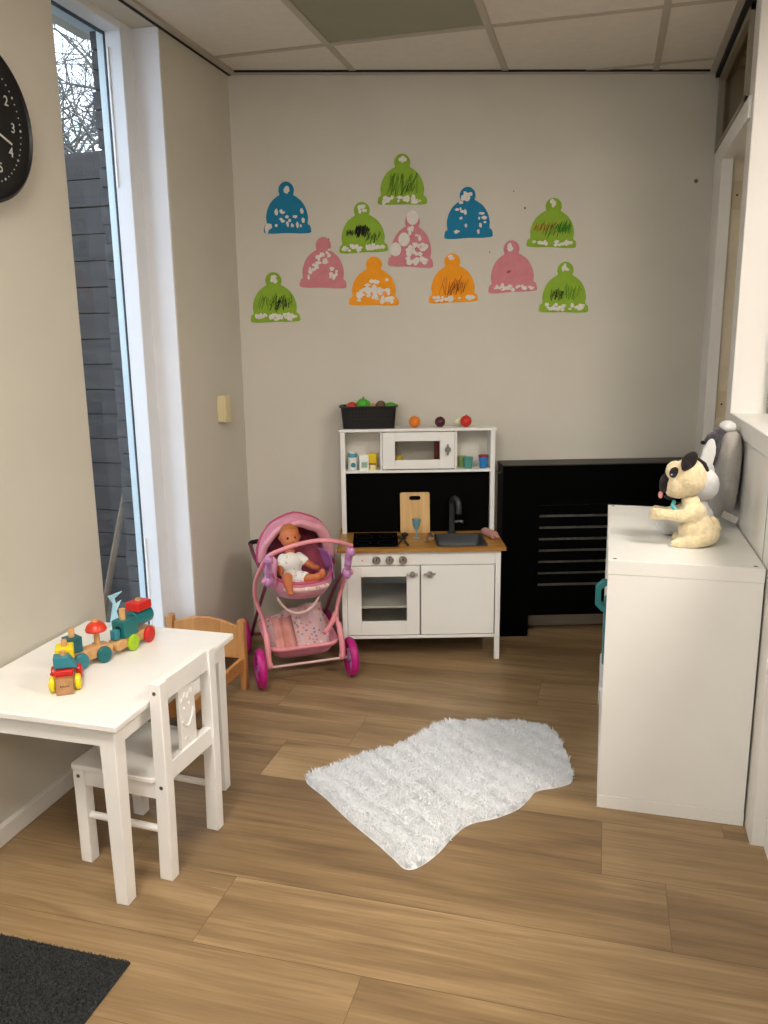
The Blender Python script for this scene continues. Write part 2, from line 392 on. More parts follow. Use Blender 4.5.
tag(po.build('leaning_pole', mat('old_stick', '#6b5c4c', .8, var=.2, scale=20)), 'thin brown wooden pole leaning outdoors behind the window glass', 'pole')
def build_tree():
    root = thing('bare_tree', 'leafless tree with tangled thin branches above the fence outdoors', 'tree', (-5.2, 7.6, -.3))
    BK = mat('bark', '#5c5a52', .9, var=.2, scale=10)
    tr = M(); tr.tube([(0,0,0), (.05,0,1.2), (.0,.05,2.4)], [.12, .08, .06], 8)
    tr.build('trunk', BK, root)
    br = M(); r = random.Random(11)
    def grow(p, d, L, rad, dep):
        k = 3; pts = [p]
        q = p.copy(); dd = d.copy()
        for i in range(k):
            dd = (dd+Vector((r.gauss(0, .18), r.gauss(0, .18), r.gauss(0, .14)))).normalized(); q = q+dd*L/k; pts.append(q.copy())
        br.tube(pts, [rad, rad*.9, rad*.78, rad*.66], 4)
        if dep == 0: return
        for j in range(3 if dep > 4 else (3 if r.random() < .62 else 2)):
            nd = (dd*.75+Vector((r.uniform(-1, 1), r.uniform(-1, 1), r.uniform(-.65, .9)))*.75).normalized()
            grow(pts[r.choice((1, 2, 3, 3))], nd, L*r.uniform(.68, .9), rad*.68, dep-1)
    for a in range(8):
        grow(Vector((0, .05, 2.2)), Vector((math.cos(a*1.05), math.sin(a*1.05), .9)).normalized(), 1.05, .034, 6)
    br.build('branches', BK, root)
build_tree()

# ------------------------------------------------------------------ wall clock
ck = thing('wall_clock', 'large round black wall clock with white numerals beside the tall window', 'clock', (XL, 1.822, 1.905)); ck.scale = (1, 1.02, 1.02)
CM = Matrix.Rotation(PI/2, 4, 'Z') @ Matrix.Rotation(PI/2, 4, 'X')   # xy plane -> facing +X, +x -> +Y, +y -> +Z
M().lathe([(.0, .001), (.19, .001), (.197, .006), (.199, .02), (.196, .034), (.188, .04), (.183, .031)], mtx=CM, n=64).build('case', BLKPL, ck)
M().lathe([(0, .030), (.184, .030), (.184, .0325), (0, .0325)], mtx=CM, n=64).build('dial', mat('clock_face_black', '#121213', .5, var=.05), ck)
WNUM = mat('clock_white_print', '#c9c9c6', .6, var=.02)
for n in range(1, 13):
    a = PI/2-n*PI/6
    text(str(n), .034, WNUM, ck, CM @ Matrix.Translation((.122*math.cos(a), .122*math.sin(a), .0335)), name='numeral')
dm = M()
for n in range(60):
    a = n*PI/30; rr = .003 if n % 5 == 0 else .0018
    c0 = CM @ Vector((.150*math.cos(a), .150*math.sin(a), .0325)); c1 = CM @ Vector((.150*math.cos(a), .150*math.sin(a), .0338))
    dm.cyl(c0, c1, rr, n=8)
dm.build('minute_dots', WNUM, ck)
for ang, L, nm in ((-20, .118, 'minute_hand'), (172, .075, 'hour_hand')):
    hm = M().box(-.02, L, -.0028, .0028, .0345, .036); hm.xf(CM @ Matrix.Rotation(math.radians(ang), 4, 'Z')); hm.build(nm, WNUM, ck, .0008)
M().lathe([(0, .036), (.007, .036), (.006, .0385), (0, .0385)], mtx=CM).build('centre_cap', WNUM, ck)

# wall switch
sw = thing('wall_socket', 'small cream surface-mounted socket box on the narrow wall right of the window', 'socket', (XL, 3.108, 1.077))
CR = mat('cream_plastic', '#d8caa0', .4, var=.03)
M().box(0, .030, -.026, .026, -.055, .055).build('back_box', CR, sw, .004)
M().box(.030, .038, -.028, .028, -.057, .057).build('cover', CR, sw, .004)
for z in (-.024, .026):
    M().lathe([(.016, .0375), (.019, .0375), (.019, .040), (.015, .040)], mtx=Matrix.Translation((0, 0, z)) @ CM).build('socket_ring', CR, sw)
    M().lathe([(0, .0376), (.0155, .0376), (.0155, .0390), (0, .0390)], mtx=Matrix.Translation((0, 0, z)) @ CM).build('socket_well', mat('dark_well', '#4a4232', .6), sw)

# ------------------------------------------------------------------ paper hats
def hat_outline():
    L = [(-.1,.0),(-.104,.012),(-.100,.028),(-.090,.036),(-.092,.062),(-.084,.095),(-.066,.124),(-.042,.143),(-.030,.150),(-.034,.165),(-.030,.184),(-.016,.198),(0,.202)]
    R = [(-x, z) for x, z in L[::-1][1:]]
    P = [Vector((a, 0, b)) for a, b in L+R]
    P += [Vector((.06,0,-.003)), Vector((0,0,-.001)), Vector((-.06,0,-.003))]
    return [(p.x, p.z) for p in spline(P, 3, True)]
HO = hat_outline()
COLS = {'green': '#88ab32', 'blue': '#17789e', 'pink': '#cb8088', 'orange': '#ef9a1c'}
SCR = mat('torn_white_paper', '#dcd6cf', .9, var=.06, scale=60)
SCD = {'black': mat('black_crayon', '#23201c', .9), 'red': mat('red_crayon', '#a8442c', .9), 'dkgreen': mat('dark_green_crayon', '#2f7a22', .9), 'olive': mat('olive_crayon', '#4e7b1e', .9)}
def scrap(par, x, z, s, r):
    n = r.randint(5, 7); a0 = r.uniform(0, 6.28); q = r.uniform(.75, 1.35)
    poly = [(x+math.cos(a0+2*PI*i/n)*s*q*r.uniform(.7, 1.4), z+math.sin(a0+2*PI*i/n)*s/q*r.uniform(.7, 1.3)) for i in range(n)]
    M().prism(poly, -.0016-r.uniform(.0008, .004), -.0014).build('torn_paper_scrap', SCR, par, smooth=0)
hats = [ # s, z(base), colour, layout, scribble, tilt, w, h, label
 (.220,1.921,'green','brim',[('olive',.0,.08,.07,26),('black',.03,.06,.03,6)],0,.212,.205,'green paper bobble hat at the very top of the wall display'),
 (-.276,1.807,'blue','scatter',[],0,.203,.211,'blue paper bobble hat hung on the left with white scraps scattered over it'),
 (.507,1.781,'blue','scatter2',[],2,.211,.211,'blue paper bobble hat hung right of the top green hat with scraps near its bobble'),
 (.051,1.725,'green','brim',[('black',-.005,.085,.032,60),('black',.045,.06,.03,10),('black',-.055,.08,.018,14)],2,.211,.209,'green paper bobble hat with a dense black crayon patch in the middle'),
 (.253,1.663,'pink','rounds',[('black',.02,.08,.02,8)],-3,.197,.226,'pink paper bobble hat with round white discs and a heap of scraps'),
 (.870,1.739,'green','brimthin',[('red',-.05,.08,.03,12),('red',0,.09,.02,8),('dkgreen',.045,.08,.035,30),('black',.0,.07,.04,8)],-2,.218,.206,'green paper bobble hat with red and dark green crayon streaks, upper right'),
 (-.130,1.579,'pink','scatter3',[],-2,.204,.213,'pink paper bobble hat with a diagonal band of white scraps, lower left'),
 (.091,1.502,'orange','cluster',[],-1,.218,.207,'orange paper bobble hat with a big heap of white scraps in its middle'),
 (.442,1.511,'orange','brimthin',[('red',.0,.06,.06,16),('black',.02,.055,.04,10)],2,.216,.208,'orange paper bobble hat with scribbles and scraps only along its brim'),
 (.705,1.552,'pink','brimthin',[('black',-.015,.08,.008,5)],3,.215,.220,'pink paper bobble hat with a plain front and scraps along its brim'),
 (.933,1.463,'green','brim',[('black',-.03,.07,.03,22),('olive',.03,.08,.04,14)],-1,.221,.217,'green paper bobble hat hung lowest on the right side of the display'),
 (-.342,1.436,'green','brim',[('black',.03,.075,.045,24),('olive',-.03,.08,.04,12),('black',.02,.082,.01,14)],1,.217,.212,'green paper bobble hat hung lowest on the far left of the display')]
for i, (s, z, colr, lay, scrib, tilt, w_, h_, lab) in enumerate(hats):
    r = random.Random(100+i)
    h = thing('paper_hat', lab, 'paper hat', wp(s, .0015, z), WA, 'paper bobble hats pinned on the wall')
    h.rotation_euler = (0, math.radians(-tilt), WA); h.scale = (w_/.208, 1, h_/.205)
    M().prism(HO, -.0015, 0).build('card_cutout', mat('card_'+colr, COLS[colr], .85, var=.07, scale=25), h)
    m = h
    def many(n, fx, fz, s0=.008, s1=.014):
        for _ in range(n): scrap(m, fx(), fz(), r.uniform(s0, s1), r)
    if lay in ('brim', 'brimthin'):
        many(30 if lay == 'brim' else 18, lambda: r.uniform(-.085, .085), lambda: r.uniform(.008, .030 if lay == 'brim' else .024),   .005, .010)
        many(5 if lay == 'brim' else 3, lambda: r.uniform(-.012, .012), lambda: r.uniform(.165, .188), .006, .011)
    elif lay == 'scatter':
        many(4, lambda: r.uniform(-.014, .012), lambda: r.uniform(.165, .182)); many(16, lambda: r.uniform(-.05, .08), lambda: r.uniform(.02, .09), .005, .010); many(3, lambda: r.uniform(-.095, -.08), lambda: r.uniform(.008, .03))
    elif lay == 'scatter2':
        many(9, lambda: r.uniform(-.03, .015), lambda: r.uniform(.135, .18), .006, .012); many(15, lambda: r.uniform(-.065, .075), lambda: r.uniform(.02, .12), .005, .010)
    elif lay == 'scatter3':
        for _ in range(22):
            q = r.random(); scrap(m, -.06+q*.08+r.uniform(-.015, .015), .05+q*.10+r.uniform(-.02, .02), r.uniform(.005, .011), r)
        many(6, lambda: r.uniform(.03, .06), lambda: r.uniform(.04, .08), .005, .010)
    elif lay == 'cluster':
        many(34, lambda: r.gauss(.005, .026), lambda: min(.13, max(.015, r.gauss(.06, .028))), .007, .012); many(5, lambda: r.uniform(.03, .085), lambda: r.uniform(.01, .03)); many(3, lambda: r.uniform(-.07, -.04), lambda: r.uniform(.03, .06))
    elif lay == 'rounds':
        many(30, lambda: r.uniform(-.02, .07), lambda: r.uniform(.012, .085), .007, .012); many(6, lambda: r.uniform(-.02, .04), lambda: r.uniform(.09, .15), .006, .01)
        for x, zz, rr in ((.0, .183, .027), (-.035, .10, .026), (-.072, .062, .026)):
            M().prism([(x+rr*math.cos(a*PI/12), zz+rr*math.sin(a*PI/12)) for a in range(24)], -.0065, -.0014).build('paper_disc', SCR, h)
    for cn, cx, cz, rad, n in scrib:
        m = M(); pts_ = []   # one continuous back-and-forth crayon stroke
        for k_ in range(n*2):
            a = r.gauss(1.15, .2); L = rad*r.uniform(.35, .95)*(1 if k_ % 2 else -1); t_ = (k_/(n*2)-.5)*1.7
            x = cx+t_*rad+math.cos(a)*L*.55+r.gauss(0, rad*.12); zz = cz+math.sin(a)*L*.9+r.gauss(0, rad*.12)
            pts_.append(Vector((max(-.078, min(.078, x)), -.0017, max(.03, min(.125, zz)))))
        m.tube(pts_, .0011 if n < 40 else .0016, 4)
        m.build('crayon_scribble', SCD[cn], h, smooth=0)

# ------------------------------------------------------------------ black radiator cover
rc = thing('radiator_cover', 'black slatted radiator cover against the back wall between play kitchen and white cabinet', 'radiator cover', wp(.652, 0, 0), WA)
# local x 0..0.92, y -0.13..0 (0 = wall)
m = M().box(-.002, .915, -.152, -.002, .797, .802); m.build('top_board', mat('black_top_lit', '#3a3733', .5, var=.1), rc, .002)  # black board coloured grey for the light falling on its top
M().box(0, .016, -.147, -.002, 0, .797).build('side_panel', mat('black_side_lit', '#1a1815', .5, spec=.2), rc, .001)  # same black cover, colour lifted for the light on this side
m = M().box(.0, .125, -.150, -.132, 0, .797)
m.box(.125, .165, -.150, -.135, .10, .797).box(.84, .915, -.150, -.135, .10, .797).box(.165, .84, -.150, -.135, .618, .797).box(.165, .84, -.150, -.135, .10, .236)
m.build('front_frame', BLACK, rc)
for k in range(7):
    z = .252+k*.0535
    M().box(.165, .84, -.150, -.135, z, z+.040).build('slat', BLACK, rc, .001)
m = M().box(.16, .87, -.10, -.035, .15, .70)
for k in range(22): m.box(.17+k*.032, .185+k*.032, -.108, -.10, .16, .69)
rad = m.build('radiator', mat('cream_radiator', '#cbc1ad', .4), None, .002)
rad.matrix_world = Matrix.Translation(wp(.652, 0, 0)) @ Matrix.Rotation(WA, 4, 'Z')
tag(rad, 'pale ribbed radiator glimpsed through the slots of the black cover', 'radiator')
m = M().tube([(-.02, -.07, .765), (-.008, -.085, .757), (.0, -.09, .765), (.004, -.09, .778)], .0022, 8, smooth=5)
m.build('wire_hook', mat('grey_wire', '#8a857b', .4), rc)

# ------------------------------------------------------------------ play kitchen
KA = math.radians(15.9); KO = Vector((-.404, 3.274, 0))
KM = Matrix.Translation(KO) @ Matrix.Rotation(KA, 4, 'Z')
def kp(x, y, z): return KM @ Vector((x, y, z))
kit = thing('play_kitchen', 'white toy play kitchen with wooden worktop, hob, sink and overhead microwave shelf', 'play kitchen', KO, KA)
m = M()
for x in (-.66, -.012):
    m.box(x, x+.022, 0, .022, 0, .485); m.box(x, x+.022, .352, .374, 0, .485)
    m.box(x+.002, x+.018, .0221, .352, .102, .485)
m.box(-.638, -.012, .36, .372, .102, .485); m.box(-.638, -.012, .002, .36, .100, .114); m.box(-.638, -.012, .002, .02, .425, .485)
m.box(-.338, -.326, .022, .36, .114, .425)
m.build('base_cabinet', WHITE, kit, .0015)
M().box(-.637, -.338, .02, .35, .232, .240).build('oven_shelf', WHITE, kit)
# oven door with window
m = M().box(-.637, -.578, -.001, .016, .118, .422).box(-.386, -.332, -.001, .016, .118, .422).box(-.578, -.386, -.001, .016, .118, .178).box(-.578, -.386, -.001, .016, .376, .422)
od = m.build('oven_door', WHITE, kit, .0012)
M().box(-.578, -.386, .007, .009, .178, .376).build('window_pane', ACRYL, od)
cd = M().box(-.3255, -.016, -.001, .016, .118, .422).build('cupboard_door', WHITE, kit, .0012)
def khandle(x, z, par, vert=False, y=0):
    m = M(); a = .024
    if vert: m.cyl((x, y-.019, z-a), (x, y-.019, z+a), .0042, n=12)
    else: m.cyl((x-a, y-.019, z), (x+a, y-.019, z), .0042, n=12)
    m.cyl((x, y-.001, z), (x, y-.022, z), .006, n=14); m.lathe([(0,0),(.0125,0),(.013,.004),(.008,.009),(0,.0095)], mtx=Matrix.Translation((x, y-.016, z)) @ Matrix.Rotation(PI/2, 4, 'X'))
    m.build('handle', STEEL, par)
khandle(-.363, .390, od); khandle(-.290, .390, cd)
for x in (-.512, -.457, -.401):
    k = M().lathe([(0,0),(.017,0),(.0175,.004),(.015,.007),(.015,.016),(.012,.019),(0,.019)], mtx=Matrix.Translation((x, .002, .448)) @ Matrix.Rotation(PI/2, 4, 'X'))
    kn = k.build('knob', STEEL, kit)
    M().box(x-.0015, x+.0015, -.0185, -.0165, .449, .460).build('pointer', BLKPL, kn)
M().cyl((-.572, .0025, .447), (-.572, .001, .447), .003, n=10).build('red_dot', mat('red_dot', '#c23a2a', .5), kit)
# worktop with sink hole
m = M()
X0, X1, Y0_, Y1_ = -.676, .030, -.014, .378; sx0, sx1, sy0, sy1 = -.252, -.048, .015, .225
m.box(X0, sx0, Y0_, Y1_, .485, .500).box(sx1, X1, Y0_, Y1_, .485, .500).box(sx0, sx1, Y0_, sy0, .485, .500).box(sx0, sx1, sy1, Y1_, .485, .500)
m.build('worktop', OAKTOP, kit)
def rrect(x0, x1, y0, y1, r, k=5):
    P = []
    for cx, cy, a0 in ((x1-r, y1-r, 0), (x0+r, y1-r, PI/2), (x0+r, y0+r, PI), (x1-r, y0+r, 1.5*PI)):
        for j in range(k+1): a = a0+PI/2*j/k; P.append((cx+r*math.cos(a), cy+r*math.sin(a)))
    return P
rr = lambda e, z, rad: [Vector((x, y, z)) for x, y in rrect(sx0+e, sx1-e, sy0+e, sy1-e, rad)]
m = M(); m.rings([rr(-.006, .500, .02), rr(-.006, .503, .02), rr(.002, .503, .018), rr(.006, .470, .018), rr(.012, .452, .018), rr(.03, .449, .015)], cap=False)
bot = [m.bm.verts.new(p) for p in rr(.03, .449, .015)]; m.bm.faces.new(bot)
snk = m.build('sink', DARKMET, kit)
M().lathe([(0, .4495), (.012, .4495), (.011, .4515), (0, .4515)], c=(-.15, .12, 0)).build('drain', STEEL, snk)
hb = M().box(-.612, -.418, .018, .268, .500, .5035).build('hob', mat('glossy_black_hob', '#050506', .2, var=.02, spec=.3), kit, .001)
for x, y, r in ((-.565, .20, .034), (-.467, .20, .030), (-.565, .085, .030), (-.467, .085, .036)):
    m = M(); m.rings([[Vector((x+q_*math.cos(t_*PI/16), y+q_*math.sin(t_*PI/16), z_)) for t_ in range(32)] for q_, z_ in ((r,.5034),(r,.5039),(r+.0025,.5039),(r+.0025,.5034))], cap=False); m.build('burner_ring', mat('burner_print', '#1d1c1e', .4), hb)
# faucet
m = M().lathe([(0,.5),(.022,.5),(.022,.505),(.014,.509),(.013,.585),(.0115,.592),(0,.592)], c=(-.172, .262, 0)) if 0 else M().lathe([(0,.5),(.020,.5),(.020,.505),(.013,.509),(.0125,.575),(0,.580)], c=(-.172, .262, 0))
m.tube([(-.172, .262, .57), (-.172, .262, .625), (-.168, .25, .652), (-.160, .225, .664), (-.152, .198, .656), (-.149, .188, .635), (-.149, .188, .603)], [.0125]*7, 12, smooth=5)
fa = m.build('faucet', DARKMET, kit)
M().tube([(-.158, .262, .550), (-.140, .25, .556), (-.122, .242, .554)], [.006, .0055, .008], 10).build('lever', STEEL, fa)
# hutch
HY0, HY1 = .262, .374
m = M()
m.box(-.663, -.643, HY0, HY1, .500, .958).box(-.002, .018, HY0, HY1, .500, .958)
m.box(-.668, .023, HY0-.006, HY1, .958, .970)
m.box(-.643, -.002, HY0+.001, HY1, .775, .787)
m.box(-.488, -.480, HY0+.002, HY1, .787, .958).box(-.160, -.150, HY0+.002, HY1, .787, .958)
m.build('hutch_frame', WHITE, kit, .0012)
M().box(-.643, -.002, HY1-.006, HY1-.001, .787, .958).build('hutch_back', mat('white_back_panel', '#d9d4c9', .5), kit)
M().box(-.643, -.002, HY0+.03, HY0+.036, .5, .775).build('splashback', mat('matt_black_board', '#030303', .8, spec=.08), kit)
mx0, mx1, mz0, mz1 = -.4785, -.1615, .792, .954; a, b2, c2, d2 = -.424, -.226, .832, .915
m = M().box(mx0, a, HY0-.004, HY0+.010, mz0, mz1).box(b2, mx1, HY0-.004, HY0+.010, mz0, mz1).box(a, b2, HY0-.004, HY0+.010, mz0, c2).box(a, b2, HY0-.004, HY0+.010, d2, mz1)
md = m.build('microwave_door', WHITE, kit, .001)
M().box(a, b2, HY0+.002, HY0+.004, c2, d2).build('window_pane', ACRYL, md)
khandle(-.193, .878, md, True, HY0-.003)

# things on and in the kitchen
def ktop(o, x, y, z, rz=0): o.location = kp(x, y, z); o.rotation_euler = (0, 0, KA+rz); return o
# basket
bk = thing('plastic_basket', 'black perforated plastic basket of play food on top of the play kitchen', 'basket'); ktop(bk, -.537, .318, .970)
def brect(hx, hy, z, r=.015): return [Vector((x, y, z)) for x, y in rrect(-hx, hx, -hy, hy, r, 4)]
m = M(); m.rings([brect(.113, .050, .002), brect(.115, .053, .03), brect(.118, .056, .060), brect(.121, .061, .094), brect(.128, .071, .096), brect(.128, .071, .100), brect(.116, .059, .100), brect(.110, .054, .060), brect(.104, .049, .02), brect(.100, .045, .006)], cap=False)
bv = [m.bm.verts.new(p) for p in brect(.113, .050, .002)]; m.bm.faces.new(bv)
bv = [m.bm.verts.new(p) for p in brect(.100, .045, .006)]; m.bm.faces.new(bv)
m.build('body', BLKPL, bk)
m = M()
for k in range(12):
    for j in range(3):
        x = -.075+k*.0136; z = .044+j*.016; yb = -.0562-(z-.04)*.105
        m.box(x-.003, x+.003, yb-.0022, yb+.0, z-.003, z+.003)
m.build('perforations', mat('dim_holes', '#33302c', .8), bk)
def food(name, lab, cat, x, y, z, parts, stem=None, rz=0, group=None):
    o = thing(name, lab, cat, group=group); ktop(o, x, y, z, rz)
    for nm, bld, mm in parts: bld.build(nm, mm, o)
    return o
RED = mat('red_gloss', '#c3281c', .35, var=.06); GRN = mat('green_toy', '#3f8f1f', .4, var=.1); BRN = mat('brown_toy', '#6a4a33', .6, var=.15)
ORG = mat('orange_toy', '#e07a1d', .45, var=.08, scale=40, bump=.3, bscale=300); PLUM = mat('plum_toy', '#4a1526', .35, var=.1); YEL = mat('yellow_toy', '#e8c51c', .4, var=.05)
BEI = mat('beige_food', '#b98d62', .6, var=.1)
G = 'play food in the black basket'
food('toy_tomato', 'red play tomato at the left end of the black basket', 'play food', -.610, .305, 1.067, [('flesh', M().ell((0,0,0), (.024,.022,.020)), RED), ('leaf', M().ell((0,.0,.018), (.008,.008,.003)), GRN)], group=G)
food('toy_bell_pepper', 'large bright green play pepper bulging out of the black basket', 'play food', -.562, .315, 1.072, [('flesh', M().ell((0,0,0), (.028,.024,.028)).ell((.018,.006,-.004), (.018,.02,.024)), mat('bright_green', '#45a523', .35, var=.08)), ('stem', M().tube([(0,0,.02),(.004,0,.036)], [.004,.003], 8), GRN)], group=G)
food('toy_mushroom', 'small beige play mushroom between green pepper and brown one in the basket', 'play food', -.520, .315, 1.070, [('cap', M().ell((0,0,0), (.015,.015,.010)), BEI), ('stem', M().cyl((0,0,-.02),(0,0,0), .006), BEI)], group=G)
food('toy_potato', 'brown lumpy play potato in the middle right of the black basket', 'play food', -.483, .315, 1.070, [('flesh', M().ell((0,0,0), (.022,.02,.020)).ell((-.012,0,-.005), (.014,.014,.014)), BRN)], group=G)
food('toy_cucumber', 'dark green flat play cucumber at the right end of the basket', 'play food', -.440, .315, 1.068, [('flesh', M().ell((0,0,0), (.026,.020,.014)), GRN), ('cut_end', M().cyl((.018,0,0),(.0255,0,0), .009), mat('pale_green', '#a9c878', .5))], group=G)
for k in range(7):   # hidden food below the rim carries the visible pieces
    x = -.608+k*.0235
    food('toy_fruit', 'round play fruit lying under the top layer inside the basket', 'play food', x, .31+.012*(k % 2), 1.008, [('flesh', M().ell((0,0,0), (.0115,.022,.022)), BEI)], group='hidden play fruit in the basket')
food('toy_orange', 'orange ball-shaped play fruit standing nearest the basket on the kitchen top', 'play food', -.335, .305, .9955, [('peel', M().ell((0,0,0), (.0255,.0255,.0255)), ORG), ('stem_end', M().ell((0,0,.025), (.004,.004,.002)), GRN)])
food('toy_plum', 'dark purple play plum in the middle of the kitchen top', 'play food', -.222, .305, .9935, [('peel', M().ell((0,0,0), (.0235,.0235,.0235)), PLUM), ('stem_end', M().ell((.002,-.004,.0225), (.004,.004,.002)), BRN)])
food('toy_apple', 'red play apple at the right on the kitchen top', 'play food', -.108, .300, .9955, [('peel', M().ell((0,0,0), (.0255,.0255,.0255)), RED), ('stem', M().tube([(0,0,.022),(.003,0,.030)], [.0015,.002], 6), BRN)])
food('toy_pear', 'pale green and white play fruit half hidden behind the red apple', 'play food', -.136, .340, .9895, [('peel', M().ell((0,0,0), (.020,.017,.0195)), mat('pale_fruit', '#d9dcb4', .5)), ('leaf', M().ell((-.004,-.004,.015), (.007,.006,.002)), GRN)])
# shelf goods
SZ = .787
o = thing('milk_bottle', 'white toy bottle with teal blue cap band on the left shelf', 'toy bottle'); ktop(o, -.612, .30, SZ); o.scale = (1.15, 1.15, 1.15)
M().lathe([(0,0),(.0175,0),(.018,.003),(.018,.046),(.0175,.049),(0,.049)]).build('body', mat('bottle_white', '#dfe4e0', .4), o)
M().lathe([(0,.049),(.0178,.049),(.0178,.062),(.0165,.064),(0,.064)]).build('cap_band', mat('teal_blue', '#4f96a8', .4), o)
M().lathe([(0,.064),(.015,.064),(.014,.069),(0,.069)]).build('lid', mat('bottle_white', '#dfe4e0', .4), o)
TB = mat('teal_print', '#3f7f90', .6)
M().lathe([(.006,0),(.0095,0),(.0095,.0008),(.006,.0008)], mtx=Matrix.Translation((.003,-.0178,.020)) @ Matrix.Rotation(PI/2, 4, 'X')).build('round_logo', TB, o)
o = thing('milk_carton', 'white toy carton with green label and gable top beside the bottle', 'toy carton'); ktop(o, -.561, .287, SZ, .05); o.scale = (1.05, 1.1, 1.1)
WC = mat('carton_white', '#e6e9e2', .5)
m = M().box(-.019, .019, -.014, .014, 0, .042); m.prism([(-.014, .042), (.014, .042), (.002, .056), (.002, .062), (-.002, .062), (-.002, .056)], -.019, .019, 'x'); m.build('carton', WC, o)
M().box(-.012, .014, -.0148, -.0138, .010, .034).build('label', mat('green_label_print', '#a9c7b4', .6), o)
GR2 = mat('green_print', '#4b7d5c', .6)
for z in (.016, .022, .028): M().box(-.009, .011, -.0153, -.0147, z, z+.002).build('print_line', GR2, o)
o = thing('food_box', 'yellow toy food box standing behind the white carton', 'toy box'); ktop(o, -.525, .325, SZ, -.08)
M().box(-.021, .021, -.014, .014, 0, .068).build('box', YEL, o, .001)
M().box(-.018, .018, -.0148, -.0138, .018, .026).build('label_stripe', mat('brown_print', '#9d6a35', .6), o)
o = thing('jar', 'small pale yellow jar in front of the yellow food box', 'toy jar'); ktop(o, -.523, .288, SZ)
M().lathe([(0,0),(.013,0),(.014,.004),(.013,.016),(0,.016)]).build('pot', mat('pale_yellow', '#e6dd8c', .4), o)
M().lathe([(0,.016),(.0135,.016),(.0135,.020),(0,.020)]).build('lid', WC, o)
def cup(lab, x, y, c1, z=SZ, s=1, inner=None, name='toy_cup'):
    o = thing(name, lab, 'toy cup'); ktop(o, x, y, z); o.scale = (s*1.12, s*1.12, s*1.12)
    M().lathe([(0,0),(.014,0),(.0145,.002),(.0195,.046),(.0180,.046),(.0135,.004),(0,.004)]).build('beaker', c1, o)
    if inner: M().lathe([(.0178,.042),(.0200,.046),(.0200,.052),(.0175,.052),(.0135,.014),(0,.014),(0,.010),(.0138,.010)]).build('inner_cup', inner, o)
    return o
cup('pale teal toy beaker on the right shelf beside a blue one', -.098, .285, mat('pale_teal', '#5fb0a4', .35, trans=.3))
cup('blue toy beaker with a red cup nested inside on the right shelf', -.030, .295, mat('cup_blue', '#2b77b8', .35), inner=mat('cup_red', '#8c2a3a', .4))
cup('pale green toy beaker at the back behind the teal one', -.122, .335, mat('pale_green_cup', '#9fbf7a', .35, trans=.3), s=.95)
o = thing('rubber_duck', 'small yellow toy duck visible through the microwave window', 'toy duck'); ktop(o, -.395, .300, SZ); o.scale = (1.2, 1.2, 1.2)
M().ell((0,0,.018), (.022,.016,.018)).ell((-.006,0,.040), (.013,.012,.013)).build('body', YEL, o)
M().ell((-.018,0,.038), (.006,.006,.003)).build('beak', ORG, o)
o = thing('toy_book', 'dark red upright toy packet behind the microwave window', 'toy box'); ktop(o, -.240, .325, SZ)
M().box(-.006, .012, -.02, .02, 0, .12).build('box', mat('dark_red', '#7a1f2a', .5), o, .001)
o = thing('toy_plate', 'small pink toy plate lying in the microwave', 'toy plate'); ktop(o, -.285, .305, SZ)
M().lathe([(0,0),(.018,0),(.03,.006),(.029,.008),(.017,.002),(0,.002)]).ell((0,0,.006), (.01,.01,.006)).build('plate', mat('pink_toy', '#c9487a', .4), o)
# on worktop
o = thing('cutting_board', 'pale bamboo toy cutting board leaning on the black splashback', 'cutting board')
bd = M(); P = rrect(-.066, .066, 0, .183, .008, 4); hole = rrect(-.026, .026, .148, .167, .009, 4)
bm = bd.bm; n = len(P)
for yy in (0, .008):
    pass
vo0 = [bm.verts.new((x, 0, z)) for x, z in P]; vo1 = [bm.verts.new((x, .008, z)) for x, z in P]
vi0 = [bm.verts.new((x, 0, z)) for x, z in hole]; vi1 = [bm.verts.new((x, .008, z)) for x, z in hole]
for A, B in ((vo0, vo1), (vi0, vi1)):
    for i in range(n): bm.faces.new((A[i], A[(i+1) % n], B[(i+1) % n], B[i]))
for A, B in ((vo0, vi0), (vo1, vi1)):
    for i in range(n): bm.faces.new((A[i], A[(i+1) % n], B[(i+1) % n], B[i]))
bb = bd.build('board', BAMBOO, o); o.location = kp(-.336, .262, .5005); o.rotation_euler = (math.radians(-8), 0, KA)
o = thing('toy_goblet', 'pale blue toy goblet standing in front of the cutting board', 'toy goblet'); ktop(o, -.335, .17, .5)
M().lathe([(0,0),(.015,0),(.015,.002),(.004,.005),(.0035,.035),(.009,.042),(.016,.055),(.019,.085),(.0175,.085),(.0145,.056),(.006,.046),(0,.045)]).build('goblet', mat('pale_blue_plastic', '#86b3bd', .3, trans=.35), o)
o = thing('toy_glass', 'clear brownish toy glass lying tipped over between hob and sink', 'toy glass'); o.location = kp(-.292, .085, .519); o.rotation_euler = (math.radians(62), 0, KA+.3)
M().lathe([(0,-.02),(.013,-.02),(.013,-.018),(.0035,-.015),(.003,.004),(.012,.016),(.016,.036),(.0145,.036),(.011,.018),(0,.008)]).build('glass', mat('smoky_clear', '#b59a78', .2, trans=.6), o)
o = thing('toy_spatula', 'black toy spatula and fork lying on the worktop right of the hob', 'utensil'); ktop(o, -.392, .12, .504, .15)
M().box(-.004, .004, -.10, .02, 0, .005).build('handle', BLKPL, o, .001)
M().box(-.016, .016, .02, .07, 0, .004).build('blade', BLKPL, o, .001)
o = thing('toy_ladle', 'black toy ladle lying beside the spatula near the hob edge', 'utensil'); ktop(o, -.408, .07, .509, -.25)
m = M().tube([(0,-.055,0),(0,.05,.004),(0,.075,.012)], .0035, 8); m.build('handle', BLKPL, o)
M().ell((0,.085,.012), (.016,.018,.009)).build('bowl', BLKPL, o)
